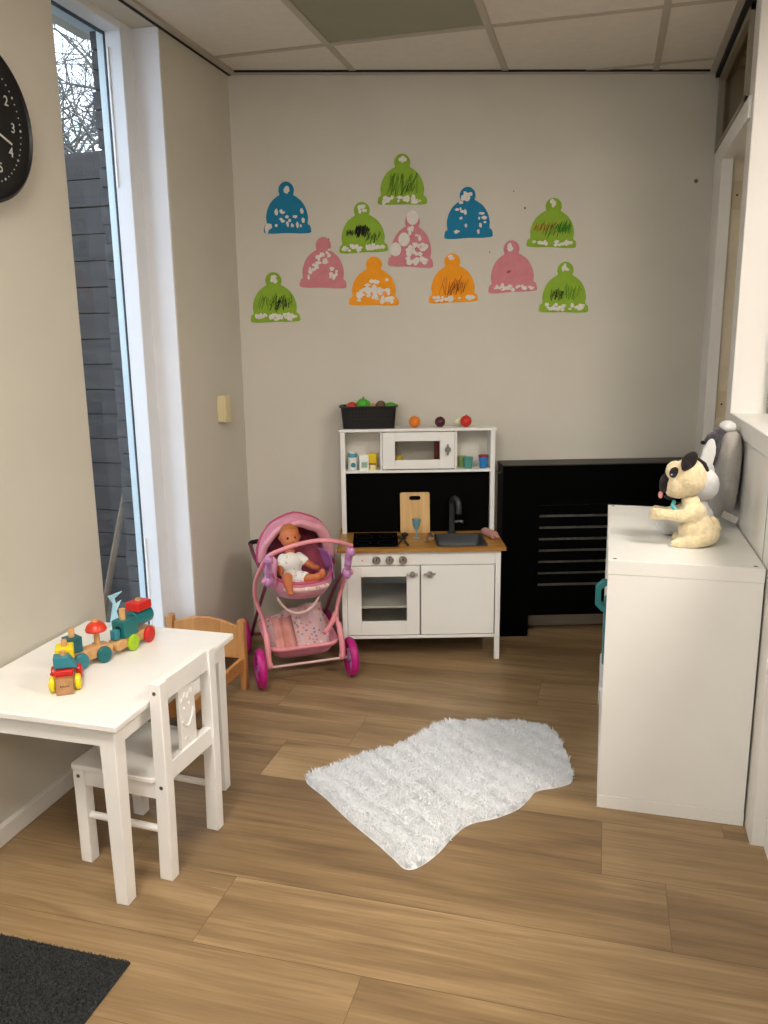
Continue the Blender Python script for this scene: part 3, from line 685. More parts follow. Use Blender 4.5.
o = thing('toy_rolling_pin', 'pinkish toy rolling pin lying at the right corner of the worktop', 'rolling pin'); o.location = kp(-.014, .165, .5178); o.rotation_euler = (0, 0, KA+math.radians(112))
PP = mat('pink_beige_plastic', '#c08f83', .45)
M().cyl((-.045,0,0), (.045,0,0), .0175).build('roller', PP, o, .002)
M().lathe([(0,0),(.006,0),(.008,.010),(.006,.024),(0,.025)], mtx=Matrix.Translation((.045,0,0)) @ Matrix.Rotation(PI/2, 4, 'Y')).build('handle', PP, o)
M().lathe([(0,0),(.006,0),(.008,.010),(.006,.024),(0,.025)], mtx=Matrix.Translation((-.045,0,0)) @ Matrix.Rotation(-PI/2, 4, 'Y')).build('handle', PP, o)

# ------------------------------------------------------------------ white cabinet (right)
KX0, KX1, KY0, KY1, KT = .026, .425, 2.2216, 2.998, .752
cab = thing('cube_cabinet', 'low white laminate cube shelf with its plain end panel towards the room', 'cabinet', ((KX0+KX1)/2, (KY0+KY1)/2, 0))
hx, hy = (KX1-KX0)/2, (KY1-KY0)/2
M().box(-hx, hx, -hy, hy, KT-.040, KT).build('top_board', WHITE, cab, .0012)
M().box(-hx, hx, -hy, hy, 0, .040).build('bottom_board', WHITE, cab, .0012)
for y in (-hy, hy-.038): M().box(-hx+.0012, hx-.0012, y+.0008, y+.038, .0405, KT-.0405).build('end_panel', WHITE, cab, .0008)
M().box(-hx+.004, hx-.004, -.009, .009, .0405, KT-.0405).build('divider', WHITE, cab)
for y0_, y1_ in ((-hy+.0385, -.0095), (.0095, hy-.0385)): M().box(-hx+.004, hx-.004, y0_, y1_, .368, .386).build('shelf', WHITE, cab)
M().box(hx-.006, hx-.002, -hy+.0385, hy-.0385, .0405, KT-.0405).build('back_panel', WHITE, cab)
for x, y in ((-hx+.018, -hy+.018), (hx-.022, -hy+.018), (-hx+.018, hy-.02)):
    M().lathe([(0,KT-.0005),(.0058,KT-.0005),(.0056,KT+.0006),(0,KT+.0006)], c=(x, y, 0)).build('screw_cap', mat('dull_screw', '#5d5b57', .4, .6), cab)
o = thing('toy_case', 'teal plastic case with octagonal ring handle poking out of the white cube shelf', 'toy case', (.128, 2.42, .3865))
TEAL = mat('teal_plastic', '#2b7c80', .4, var=.05)
M().box(-.105, .12, -.06, .06, 0, .185).build('body', TEAL, o, .006)
m = M()
def octa(w_, h_, c_): return [(w_, -h_+c_), (w_, h_-c_), (w_-c_, h_), (-w_+c_, h_), (-w_, h_-c_), (-w_, -h_+c_), (-w_+c_, -h_), (w_-c_, -h_)]
A = octa(.085, .048, .020); B = octa(.068, .032, .014)
bm = m.bm
v = [[bm.verts.new((x-.047, yy, z+.222)) for x, z in Q] for yy in (-.075, -.055) for Q in (A, B)]
for i in range(8):
    j = (i+1) % 8
    for a_, b_ in ((0,1),(2,3),(0,2),(1,3)): bm.faces.new((v[a_][i], v[a_][j], v[b_][j], v[b_][i]))
m.build('ring_handle', TEAL, o, .002)
o = thing('storage_bin', 'white plastic bin in the lower cell of the cube shelf, edge just showing', 'storage bin', (.222, 2.44, .0405))
m = M(); q = lambda e, z: [Vector((x, y, z)) for x, y in rrect(-.203+e, .18-e, -.145+e, .145-e, .02, 4)]
m.rings([q(.02,.001), q(.004,.28), q(0,.285), q(0,.30), q(.01,.30), q(.026,.01)], cap=False); m.bm.faces.new([m.bm.verts.new(p) for p in q(.02,.001)]); m.bm.faces.new([m.bm.verts.new(p) for p in q(.026,.01)])
m.build('bin', mat('white_bin', '#dedfe0', .4), o)
M().box(-.2045, -.2025, -.04, .04, .20, .24).build('grip', mat('grey_grip', '#b9babc', .4), o)

# ------------------------------------------------------------------ plush toys
CREAM = mat('cream_plush', '#e2d0a8', .95, var=.12, scale=60, bump=1, bscale=260, sheen=.4)
DKPL = mat('dark_brown_plush', '#1e1516', .95, var=.2, scale=80, bump=.8, bscale=350, sheen=.1)
pug = thing('plush_dog', 'cream plush dog with dark muzzle and ears sitting in profile on the cabinet', 'plush toy', (.268, 2.45, KT))
def Q(x, z, y=0): return Vector((x-.268, y, z-KT))
blob('body', [(Q(.272,.800), (.050,.052,.050)), (Q(.262,.843), (.036,.042,.042)), (Q(.252,.880), (.026,.030,.022)), (Q(.292,.788), (.046,.050,.038)),
      ('t', [Q(.288,.778,-.034), Q(.255,.768,-.040), Q(.222,.764,-.042), Q(.212,.763,-.042)], [.024,.020,.015,.012]), ('t', [Q(.288,.778,.034), Q(.255,.768,.040), Q(.224,.764,.042)], [.024,.020,.014]),
      ('t', [Q(.262,.858,-.032), Q(.226,.844,-.042), Q(.192,.846,-.040), Q(.166,.846,-.034)], [.021,.019,.015,.018]), ('t', [Q(.262,.858,.032), Q(.222,.842,.040), Q(.186,.838,.036), Q(.160,.842,.026)], [.021,.019,.015,.018]),
      (Q(.150,.852,-.032), (.010,.010,.012)), (Q(.152,.838,-.034), (.010,.010,.010)), (Q(.272,.768), (.052,.052,.017)), (Q(.255,.848,-.026), (.030,.026,.032)), (Q(.148,.843,-.022), (.012,.02,.018))], CREAM, pug, .0025, 3, .005, .006)
blob('tail', [(Q(.322,.822), (.011,.012,.019), (0,-.5,0)), (Q(.331,.806), (.009,.010,.013), (0,-.2,0))], CREAM, pug, .003, 3, .003, .006)
blob('head', [(Q(.242,.951), (.050,.052,.056)), (Q(.218,.930), (.040,.044,.042)), (Q(.203,.966), (.026,.034,.032)), (Q(.202,.912), (.022,.028,.022))], CREAM, pug, .0025, 4, .004, .006)
blob('muzzle', [(Q(.182,.938), (.019,.022,.026), (0,.25,0)), (Q(.176,.920), (.014,.019,.017)), (Q(.193,.889), (.018,.014,.006), (0,.18,0))], DKPL, pug, .003, 3, .002, .006)
for sy in (-1, 1):
    ez = .009 if sy < 0 else -.012
    blob('eye_patch', [(Q(.200,.968, sy*.024), (.014,.014,.018), (0,.3,0))], DKPL, pug, .003, 2)
    e = M().ell(Q(.195,.961, sy*.036), (.007,.006,.007)).build('eye', mat('shiny_eye', '#1b2440', .08), pug)
    M().ell(Q(.192,.964, sy*.0408), (.0018,.0014,.0018)).build('eye_glint', mat('glint_white', '#eeeeee', .2), e)  # white bead as a painted highlight on the eye
    blob('ear', [(Q(.237,.996+ez, sy*.040), (.020,.010,.030), (0,.55,0)), (Q(.229,.983+ez, sy*.046), (.012,.010,.018), (0,.5,0))], DKPL, pug, .003, 3, .002, .006)
blob('back_stripe', [('t', [Q(.264,1.004,0), Q(.281,.990,-.006), Q(.291,.974,-.010)], [.006,.008,.005])], DKPL, pug, .003, 2)
M().ell(Q(.168,.897), (.007,.008,.011)).build('tongue', mat('pink_felt', '#e39a97', .8), pug)
M().tube([Q(.206,.878,.0), Q(.200,.868,-.028), Q(.214,.858,-.036)], [.006,.006,.005], 8).build('neck_ribbon', mat('turquoise_ribbon', '#5fb6bd', .6), pug)

WPL = mat('white_plush', '#d9d8d6', .95, var=.05, scale=60, bump=.8, bscale=350, sheen=.4)
bun = thing('plush_rabbit', 'white plush rabbit with one upright ear sitting behind the cream dog', 'plush toy', (.295, 2.60, KT))
def Q(x, z, y=0): return Vector((x-.295, y, z-KT))
blob('body', [(Q(.290,.800), (.048,.036,.050)), (Q(.285,.842), (.034,.030,.040)), ('t', [Q(.280,.780,-.015), Q(.235,.780,-.03), Q(.198,.786,-.04)], [.026,.028,.033]), ('t', [Q(.28,.83,-.02), Q(.245,.815,-.025), Q(.225,.82,-.02)], [.016,.015,.014])], WPL, bun, .004, 4, .003, .008)
blob('head', [(Q(.300,.905), (.047,.045,.052)), (Q(.275,.895), (.035,.035,.035))], WPL, bun, .004, 4, .003, .008)
blob('ear', [(Q(.305,.990,-.012), (.021,.010,.058), (0,.18,0)), (Q(.311,1.020,-.012), (.015,.009,.030), (0,.1,0))], WPL, bun, .0035, 3, .002, .008)
blob('ear', [(Q(.318,.930,.042), (.018,.009,.045), (.4,0,0))], WPL, bun, .0035, 3, .002, .008)
M().ell(Q(.252,.915,-.02), (.004,.004,.005)).build('eye', BLKPL, bun)

GPL = mat('grey_plush', '#a39d94', .95, var=.07, scale=50, bump=.8, bscale=300, sheen=.4)
cu = thing('plush_cushion', 'flat grey plush animal cushion with dark mane and white top leaning on the low wall', 'plush cushion', (.385, 2.78, KT))
def Q(x, z, y=0): return Vector((x-.385, y, z-KT))
m = M(); rings = []
prof = [(.357,.772,.020,.05), (.370,.785,.032,.085), (.378,.83,.036,.105), (.383,.89,.037,.112), (.387,.95,.037,.112), (.390,1.0,.036,.105), (.393,1.035,.030,.09), (.397,1.055,.018,.06)]
prof = [(.362+(.012 if i else .006)+(x-.362)*.55, z, a_, b_) for i, (x, z, a_, b_) in enumerate(prof)]
for x, z, a_, b_ in prof: rings.append([Q(x, z)+Vector((a_*math.copysign(abs(math.cos(t))**.8, math.cos(t)), b_*math.copysign(abs(math.sin(t))**.7, math.sin(t)), 0)) for t in (2*PI*j/28 for j in range(28))])
m.rings(rings); o = m.build('body', GPL, cu, smooth=60)
ss = o.modifiers.new('sub', 'SUBSURF'); ss.levels = 1; ss.render_levels = 2
DGP = mat('charcoal_plush', '#3b3740', .95, var=.15, scale=60, bump=.8, bscale=300, sheen=.3)
blob('mane', [('t', [Q(.349,1.040,-.035), Q(.340,1.005,-.05), Q(.338,.965,-.055), Q(.338,.940,-.05)], [.018,.016,.013,.008]), (Q(.356,1.052,-.01), (.020,.04,.014)), (Q(.335,1.035,-.035), (.022,.03,.016), (0,-.6,0))], DGP, cu, .004, 3, .004, .008)
blob('topknot', [(Q(.380,1.066,-.01), (.026,.035,.020))], WPL, cu, .004, 3, .004, .008)
blob('nose', [(Q(.309,1.016,-.03), (.010,.010,.007))], mat('black_plush', '#0e0d10', .9), cu, .003, 2)
blob('snout', [(Q(.328,1.020,-.03), (.018,.022,.018))], DGP, cu, .004, 2)
M().box(-.025, .025, -.0006, .0006, -.010, .012).xf(Matrix.Translation(Q(.393,.790,-.105)) @ Matrix.Rotation(math.radians(25), 4, 'Y')).build('care_label', mat('label_cloth', '#c9c3b6', .8), cu)

# ------------------------------------------------------------------ children's table
TZ = .493
TX0, TX1, TY0, TY1 = -1.555, -1.049, 1.477, 2.094
tb = thing('childrens_table', 'white rectangular children\'s table pushed against the left wall', 'table', ((TX0+TX1)/2, (TY0+TY1)/2, 0))
hx, hy = (TX1-TX0)/2, (TY1-TY0)/2
M().box(-hx, hx, -hy, hy, TZ-.018, TZ).build('table_top', WLACQ, tb, .004, seg=3)
m = M(); e = .022
m.box(-hx+e, hx-e, -hy+e, -hy+e+.018, TZ-.068, TZ-.018).box(-hx+e, hx-e, hy-e-.018, hy-e, TZ-.068, TZ-.018)
m.box(-hx+e, -hx+e+.018, -hy+e+.018, hy-e-.018, TZ-.068, TZ-.018).box(hx-e-.018, hx-e, -hy+e+.018, hy-e-.018, TZ-.068, TZ-.018)
m.build('apron', WLACQ, tb, .001)
for sx in (-1, 1):
    for sy in (-1, 1):
        cx, cy = sx*(hx-e-.021), sy*(hy-e-.021)
        sq = lambda r, z, ox=0, oy=0: [Vector((cx+ox+a*r, cy+oy+b*r, z)) for a, b in ((-1,-1),(1,-1),(1,1),(-1,1))]
        M().rings([sq(.0175, 0, -sx*.000, 0), sq(.0215, TZ-.0185)]).build('leg', WLACQ, tb, .002)

# ------------------------------------------------------------------ children's chair
ch = thing('childrens_chair', 'white wooden children\'s chair with cut-out face splat tucked at the table', 'chair', (-1.155, 1.750, 0), math.radians(-3.5))
cx0, cx1, cy0, cy1 = -1.290-(-1.155), -1.004-(-1.155), 1.612-1.742, 1.872-1.742
SEAT = .285
for y in (cy0, cy1-.032):
    M().box(cx0, cx0+.034, y, y+.032, 0, SEAT-.016).build('leg', WLACQ, ch, .0025)
    m = M(); m.prism([(cx1-.042, 0), (cx1-.004, 0), (cx1+.000, .25), (cx1+.000, .541), (cx1-.032, .541), (cx1-.036, .25)], y, y+.032); m.build('back_post', WLACQ, ch, .0025)
    yy = y+.006 if y == cy0 else y+.008
    m = M().box(cx0+.034, cx1-.036, yy, yy+.018, SEAT-.060, SEAT-.016); m.build('seat_rail', WLACQ, ch, .001)
    M().cyl((cx0+.03, y+.016, .135), (cx1-.036, y+.016, .135), .0095, n=16).build('stretcher', WLACQ, ch)
m = M().box(cx0+.006, cx0+.024, cy0+.032, cy1-.032, SEAT-.060, SEAT-.016); m.build('seat_rail', WLACQ, ch, .001)
P = rrect(cx0-.005, cx1-.037, cy0-.004, cy1+.004, .010, 3)
m = M().prism([(x, y) for x, y in P], SEAT-.015, SEAT, 'z'); m.build('seat', WLACQ, ch, .003)
M().box(cx1-.028, cx1-.006, cy0+.032, cy1-.032, .485, .541).build('top_rail', WLACQ, ch, .002)
M().box(cx1-.030, cx1-.006, cy0+.032, cy1-.032, .268, .318).build('lower_rail', WLACQ, ch, .002)
sp = M().box(cx1-.022, cx1-.012, -.036, .036, .318, .485).build('splat', WLACQ, ch, .001)
m = M(); X = cx1-.0115
m.tube([(X, -.026, .392), (X, -.012, .374), (X, .004, .376), (X, .020, .396), (X, .026, .412)], .0030, 8, smooth=5)
m.ell((X, -.014, .425), (.003, .005, .005)); m.ell((X, .010, .430), (.003, .005, .005)); m.ell((X, -.014, .340), (.003, .007, .007))
for k, (y, z) in enumerate(((-.024, .452), (-.012, .463), (.002, .455), (.012, .468), (.022, .462))): m.tube([(X, y-.004, z-.006), (X, y+.002, z+.006)], .0026, 8)
m.ell((X, .028, .400), (.003, .004, .006))
m.build('carved_face', WLACQ, sp)
for y, z in ((cy0, .515), (cy0, .262)):
    M().lathe([(0,0),(.005,0),(.005,.0012),(0,.0012)], mtx=Matrix.Translation((cx1-.017, y, z)) @ Matrix.Rotation(PI/2, 4, 'X')).build('screw_cap', mat('dull_screw', '#5d5b57'), ch)
M().lathe([(0,0),(.005,0),(.005,.0012),(0,.0012)], mtx=Matrix.Translation((cx0+.017, cy0, .252)) @ Matrix.Rotation(PI/2, 4, 'X')).build('screw_cap', mat('dull_screw', '#5d5b57'), ch)

# ------------------------------------------------------------------ wooden train
TEA = mat('train_teal', '#17696b', .35, var=.05); TEA2 = mat('train_blue_teal', '#2f7d8c', .35, var=.05); RD = mat('train_red', '#c5221c', .35, var=.05)
YL = mat('train_yellow', '#ead311', .35, var=.04); LIME = mat('train_lime', '#a0c41c', .35, var=.04)
tr = thing('wooden_train', 'painted wooden block train with stacked teal, red and yellow blocks on the white table', 'toy train', (-1.30, 1.76, TZ)); tr.scale = (1.07, 1.07, 1.2)
def TL(x, y, z): return Vector((x+1.30, y-1.76, z))
def wheel(par, c, ax, r, w_, mm, name='wheel'):
    ax = Vector(ax).normalized(); rot = ax.to_track_quat('Z', 'Y').to_matrix().to_4x4()
    wh = M().lathe([(0,-w_/2),(r*.82,-w_/2),(r,-w_/2+.003),(r,w_/2-.003),(r*.85,w_/2),(0,w_/2+.001)], mtx=Matrix.Translation(c) @ rot).build(name, mm, par)
    hp = c+ax*(w_/2+.0012); M().ell(hp, (.003,.003,.003), u=10, v=6).build('hub_pin', mm, wh)
def car(o, direc, name, L, W_, z0, z1, mm=BEECH, lab=None):
    a = math.atan2(direc[1], direc[0]); mt = Matrix.Translation(o) @ Matrix.Rotation(a, 4, 'Z')
    M().prism([(-L/2, z0+.004), (-L/2+.006, z0), (L/2-.006, z0), (L/2, z0+.004), (L/2, z1-.006), (L/2-.01, z1), (-L/2+.01, z1), (-L/2, z1-.006)], -W_/2, W_/2, 'y', mt).build(name, mm, tr, .002)
    return mt
# car 1 (nearest), its length runs away from the camera
d1 = Vector((-.55, .84, 0)).normalized(); s1 = Vector((d1.y, -d1.x, 0))
c1 = TL(-1.303, 1.655, 0)
mt = car(c1, d1, 'rear_wagon', .095, .036, .012, .030)
for t_, mm in ((-.032, YL), (.034, RD)):
    for sg in (-1, 1): wheel(tr, c1+d1*t_+s1*sg*.028+Vector((0,0,.0175)), s1*sg, .0175, .013, mm)
M().box(-.060, -.040, -.019, .019, .001, .036, mt).build('end_block', wood('beech_block', '#9c7148', '#b98a5c'), tr, .001)
m = M()
for k in range(6): m.box(-.0606, -.0600, -.010+k*.0035, -.008+k*.0035, .018, .021+.001*(k % 2), mt)
m.build('burnt_lettering', mat('burnt_mark', '#5a3c24', .7), tr)
M().box(-.045, -.012, -.020, .020, .036, .049, mt).build('red_block', RD, tr, .002)
m = M(); m.prism([(.022, .052), (.022, .076), (-.012, .076), (-.030, .050)], -.036, -.006, 'x', mt); m.build('wedge_block', TEA2, tr, .0015)
for t_, zt in ((-.020, .086), (.030, .094)):
    M().cyl(mt @ Vector((t_, 0, .03)), mt @ Vector((t_, 0, zt)), .0068, n=16).build('dowel', BEECH, tr)
M().box(.004, .052, -.020, .020, .050, .080, mt).build('yellow_block', YL, tr, .002)
# car 2
w1, w2 = Vector((-1.321, 1.744)), Vector((-1.295, 1.795))
P0 = TL(-1.321, 1.744, 0); P1 = TL(-1.293, 1.800, 0)
d2_ = (P1-P0).normalized(); s2 = Vector((d2_.y, -d2_.x, 0))
cc = (P0+P1)/2-s2*.026
mt2 = car(cc, d2_, 'middle_wagon', .120, .034, .014, .040)
for p, mm in ((P0, TEA2), (P1, TEA)):
    wheel(tr, p-s2*.004+Vector((0,0,.0195)), s2, .0195, .012, mm); wheel(tr, p-s2*.048+Vector((0,0,.0195)), -s2, .0195, .012, mm)
M().box(-.058, -.022, -.019, .019, .041, .076, mt2).build('teal_block', mat('train_dark_teal', '#0f5760', .35), tr, .002)
for t_, zt in ((-.040, .096), (.026, .102)): M().cyl(mt2 @ Vector((t_, 0, .038)), mt2 @ Vector((t_, 0, zt)), .0075, n=16).build('dowel', BEECH, tr)
M().lathe([(0,.074),(.026,.074),(.027,.078),(.022,.088),(.012,.095),(0,.096)], mtx=mt2 @ Matrix.Translation((.026, 0, 0))).build('mushroom_block', mat('train_orange_red', '#cf3b22', .35), tr)
# locomotive
P2 = TL(-1.266, 1.893, 0); P3 = TL(-1.258, 1.958, 0)
d3 = (P3-P2).normalized(); s3 = Vector((d3.y, -d3.x, 0))
cc = (P2+P3)/2-s3*.026-d3*.012
mt3 = car(cc, d3, 'locomotive_chassis', .155, .034, .013, .036)
wheel(tr, P2-s3*.004+Vector((0,0,.020)), s3, .020, .013, LIME); wheel(tr, P2-s3*.048+Vector((0,0,.020)), -s3, .020, .013, LIME)
wheel(tr, P3-s3*.004+Vector((0,0,.020)), s3, .020, .013, RD); wheel(tr, P3-s3*.048+Vector((0,0,.020)), -s3, .020, .013, RD)
cb = M().box(-.050, .004, -.021, .021, .037, .078, mt3).build('cab_block', TEA, tr, .002)
M().cyl(mt3 @ Vector((-.0505, 0, .058)), mt3 @ Vector((-.049, 0, .058)), .009, n=20).build('cab_hole', mat('hole_dark', '#0c2a2c', .6), cb)
M().box(-.072, -.054, -.010, .010, .037, .062, mt3).build('small_teal_block', TEA2, tr, .003)
M().cyl(mt3 @ Vector((.006, 0, .064)), mt3 @ Vector((.074, 0, .064)), .020, n=28).build('boiler', mat('train_boiler', '#1d6f73', .3), tr, .002)
M().cyl(mt3 @ Vector((-.030, 0, .07)), mt3 @ Vector((-.030, 0, .104)), .0080, n=16).build('dowel', BEECH, tr)
M().box(.008, .064, -.022, .022, .085, .106, mt3).build('red_roof_block', RD, tr, .003)
M().cyl(mt3 @ Vector((.036, 0, .08)), mt3 @ Vector((.036, 0, .112)), .0075, n=16).build('dowel', BEECH, tr)
for t_ in (-.088,):
    M().ell(mt3 @ Vector((t_, 0, .022)), (.008,.008,.006)).build('coupling', BEECH, tr)

# paper bird
o = thing('paper_bird', 'light blue folded paper bird standing at the window end of the table', 'paper bird', (-1.432, 2.060, TZ), .5); o.scale = (.8, .8, .95)
m = M(); bm = m.bm
def tri(*p): bm.faces.new([bm.verts.new(q) for q in p])
def wedge(a, b, c, t=.0015):
    a, b, c = Vector(a), Vector(b), Vector(c); n_ = (b-a).cross(c-a).normalized()*t
    m.rings([[a+n_, b+n_, c+n_], [a-n_, b-n_, c-n_]])
wedge((-.022,0,0), (.022,.004,0), (.004,0,.075)); wedge((-.022,.006,0), (.020,-.006,0), (-.004,.012,.075))
wedge((-.006,0,.050), (.012,.004,.060), (.004,-.004,.112)); wedge((.004,-.004,.112), (.034,.004,.118), (.006,.006,.096))
wedge((-.020,.010,.104), (.004,-.004,.112), (-.002,.006,.078)); wedge((-.004,.01,.07), (.028,.016,.086), (.010,-.004,.055))
m.build('folded_paper', mat('light_blue_paper', '#a9d3e6', .8, var=.05), o, smooth=0)

# ------------------------------------------------------------------ doll bed
bd = thing('doll_bed', 'small pine doll bed standing between the table and the doll pram', 'doll bed', (-1.495, 2.50, 0))
def bedpost(x, y, h_):
    M().prism([(x-.012, 0), (x+.012, 0), (x+.015, h_*.45), (x+.012, h_*.8), (x+.015, h_-.006), (x+.009, h_), (x-.011, h_), (x-.015, h_-.008), (x-.012, h_*.8), (x-.014, h_*.45)], y-.014, y+.014).build('post', PINE, bd, .003)
for x in (-.148, .160): bedpost(x, .235, .290); bedpost(x, -.235, .20)
def board(y, zb, zt, arch):
    P = [(-.136, zb), (.148, zb)]+[(.148-.284*k/14, zt+arch*math.sin(PI*k/14)) for k in range(15)]
    return M().prism(P, y-.008, y+.008)
board(.235, .13, .262, .030).build('headboard', PINE, bd, .004)
board(-.235, .10, .175, .015).build('footboard', PINE, bd, .004)
for x in (-.146, .158): M().box(x-.009, x+.009, -.221, .221, .085, .135).build('side_rail', PINE, bd, .004)
m = M()
for k in range(8): m.box(-.137, .149, -.205+k*.055, -.180+k*.055, .078, .086)
m.build('slats', PINE, bd)
o = blob('doll_mattress', [((.006, 0, .105), (.12,.20,.016))], mat('cream_cloth', '#d9cfc0', .9, bump=.3), None, .006, 3)
o.location = (-1.495, 2.50, 0); tag(o, 'thin pale mattress lying in the pine doll bed', 'doll mattress')

# ------------------------------------------------------------------ doll pram
PA = math.radians(33.7); PO = Vector((-1.1185, 2.8615, 0))
pr = thing('doll_pram', 'pink toy doll pram with hood, floral basket and magenta wheels', 'doll pram', PO, PA)
PKF = mat('pink_tube', '#e08f98', .35, var=.04); PKD = mat('pink_fabric', '#cf8096', .85, var=.12, scale=20, bump=.5, bscale=90, sheen=.3)
PKI = mat('dark_pink_lining', '#8f3f52', .9, var=.2, scale=25, bump=.5, bscale=90); PUR = mat('violet_pink_plastic', '#bd84b6', .3, var=.15, scale=40)
PKV = mat('violet_pink_cloth', '#b873b8', .8, var=.15, scale=15, bump=.3); MAG = mat('magenta_wheel', '#b51a78', .4, var=.06); MAUV = mat('mauve_tube', '#7a3350', .45)
FLO = floral('floral_cloth', '#e3bcbc', ['#8f86a8', '#c98a5a', '#d98aa0', '#efdede', '#9aa08a'])
def pwheel(x, y, tilt=0):
    w_ = M(); r0 = .066; rt = .0155
    R = Matrix.Rotation(math.radians(tilt), 4, 'Z')
    rings = []
    for k in range(36):
        a = 2*PI*k/36
        rings.append([Vector((x, y, .081))+R @ Vector((rt*1.05*math.cos(b), (r0+rt*math.sin(b))*math.cos(a), (r0+rt*math.sin(b))*math.sin(a))) for b in (2*PI*j/12 for j in range(12))])
    w_.rings(rings, closed=True)
    wo = w_.build('wheel', MAG, pr, smooth=60)
    h_ = M()
    for k in range(6):
        a = PI*k/3+.3; h_.tube([Vector((x, y, .081))+R @ Vector((0, .012*math.cos(a), .012*math.sin(a))), Vector((x, y, .081))+R @ Vector((0, .058*math.cos(a), .058*math.sin(a)))], .006, 8)
    h_.cyl(Vector((x, y, .081))+R @ Vector((-.013,0,0)), Vector((x, y, .081))+R @ Vector((.013,0,0)), .016, n=16)
    h_.build('spokes', PUR, wo)
for x in (-.186, .186): pwheel(x, 0); pwheel(x, .39)
M().cyl((-.172, 0, .081), (.172, 0, .081), .0052, n=12).build('front_axle', mat('pale_pink_rod', '#d8b5b0', .35), pr)
M().cyl((-.172, .39, .081), (.172, .39, .081), .0052, n=12).build('rear_axle', MAUV, pr)
for s_ in (-1, 1):
    M().ell((s_*.150, 0, .090), (.014,.013,.017)).build('axle_block', PKF, pr)
    M().tube([(s_*.157,-.10,.560),(s_*.168,-.04,.515),(s_*.182,.03,.440),(s_*.183,.08,.37),(s_*.170,.10,.31),(s_*.152,.085,.245),(s_*.152,.045,.18)], .0085, 12, smooth=6).build('frame_arm', PKF, pr)
    M().tube([(s_*.150,.05,.215),(s_*.152,.015,.16),(s_*.152,.0,.10)], [.012,.013,.012], 12, smooth=4).build('front_leg', PKF, pr)
    M().tube([(s_*.150,-.02,.44),(s_*.150,.12,.33),(s_*.154,.28,.19),(s_*.156,.39,.085)], .0075, 12, smooth=4).build('rear_leg', MAUV, pr)
    M().tube([(s_*.150,.10,.46),(s_*.152,.26,.48),(s_*.148,.36,.50)], .008, 12, smooth=4).build('handle_arm', MAUV, pr)
    xo = .014 if s_ > 0 else 0
    j = M().ell((s_*.152, -.105, .555), (.015,.02,.022)).ell((s_*.150, -.07, .505), (.014,.020,.022)).ell((s_*.150,-.05,.455), (.017,.022,.026))
    j.tube([(s_*.152,-.105,.555),(s_*.150,-.05,.455)], .011, 10); j.cyl((s_*.138,-.10,.545), (s_*.166,-.10,.545), .010).cyl((s_*.134,-.052,.456), (s_*.168,-.052,.456), .013)
    j.xf(Matrix.Translation((xo, 0, 0))); j.build('hinge_joint', PUR, pr)
    M().cyl((s_*.168+xo,-.052,.456), (s_*.173+xo,-.052,.456), .009).build('hinge_cap', PKF, pr)
M().tube([(-.148,.36,.50),(-.13,.372,.508),(0,.375,.51),(.13,.372,.508),(.148,.36,.50)], .010, 12, smooth=5).build('push_handle', mat('black_foam', '#201a1c', .8), pr)
M().tube([(-.152,-.115,.572),(-.12,-.13,.590),(-.05,-.145,.612),(.03,-.145,.620),(.10,-.138,.608),(.168,-.115,.580)], .0082, 14, smooth=6).build('bumper_bar', PKF, pr)
# basket
def brim(y0, y1, hw, z, r=.04): return [Vector((x, y, z)) for x, y in rrect(-hw, hw, y0, y1, r, 5)]
M().tube([Vector((x, y, .142+.14*max(0, y-.0))) for x, y in rrect(-.142, .142, .012, .30, .045, 5)], .0078, 10, closed=True).build('basket_rim', PKF, pr)
m = M()
def br2(e, z0, k): return [Vector((x, y, z0+k*max(0, y))) for x, y in rrect(-.136+e, .136-e, .018+e, .296-e*.5, .04, 5)]
m.rings([br2(0, .144, .14), br2(.010, .118, .08), br2(.020, .100, .02), br2(.035, .094, 0)], cap=False); m.bm.faces.new([m.bm.verts.new(p) for p in br2(.035, .094, 0)])
o = m.build('basket_bag', PKD, pr, smooth=60)
so = o.modifiers.new('solid', 'SOLIDIFY'); so.thickness = .004
# fabric back flap of basket (floral)
def sheet(name, f, nu, nv, mm, par, th=.003):
    m = M(); vs = [[m.bm.verts.new(f(i/nu, j/nv)) for j in range(nv+1)] for i in range(nu+1)]
    for i in range(nu):
        for j in range(nv): m.bm.faces.new((vs[i][j], vs[i+1][j], vs[i+1][j+1], vs[i][j+1]))
    o = m.build(name, mm, par, smooth=80)
    s_ = o.modifiers.new('solid', 'SOLIDIFY'); s_.thickness = th; s_.offset = 0
    return o
def flapf(u, v):
    x = -.135+.27*u; top = .190+.060*u**.8+.012*math.sin(PI*u)
    fold = .008*math.sin(u*19)+.004*math.sin(u*43)
    return Vector((x*(1-.08*v), .245-.17*(1-v)**1.5+fold, .112+(top-.112)*v**1.1))
sheet('basket_flap', flapf, 40, 14, FLO, pr)
def flap2(u, v):
    x = -.105+.085*u; return Vector((x, .175+.01*math.sin(u*14)-.12*(1-v), .118+.105*v+.004*math.sin(u*9)))
sheet('pink_fold', flap2, 16, 10, mat('salmon_cloth', '#cf8f84', .85, var=.15, scale=20), pr)
M().tube([(.150,.085,.245),(.125,.06,.215),(.085,.03,.185)], [.014,.015,.008], 10, smooth=4).build('side_strap', PKF, pr)
M().tube([(-.110,-.01,.372),(-.095,-.015,.345),(-.065,-.015,.312),(-.025,-.015,.300),(.015,-.015,.310),(.048,-.01,.340),(.062,-.005,.365)], .0048, 10, smooth=5).build('foot_loop', mat('pale_pink_rod', '#d8b5b0'), pr)
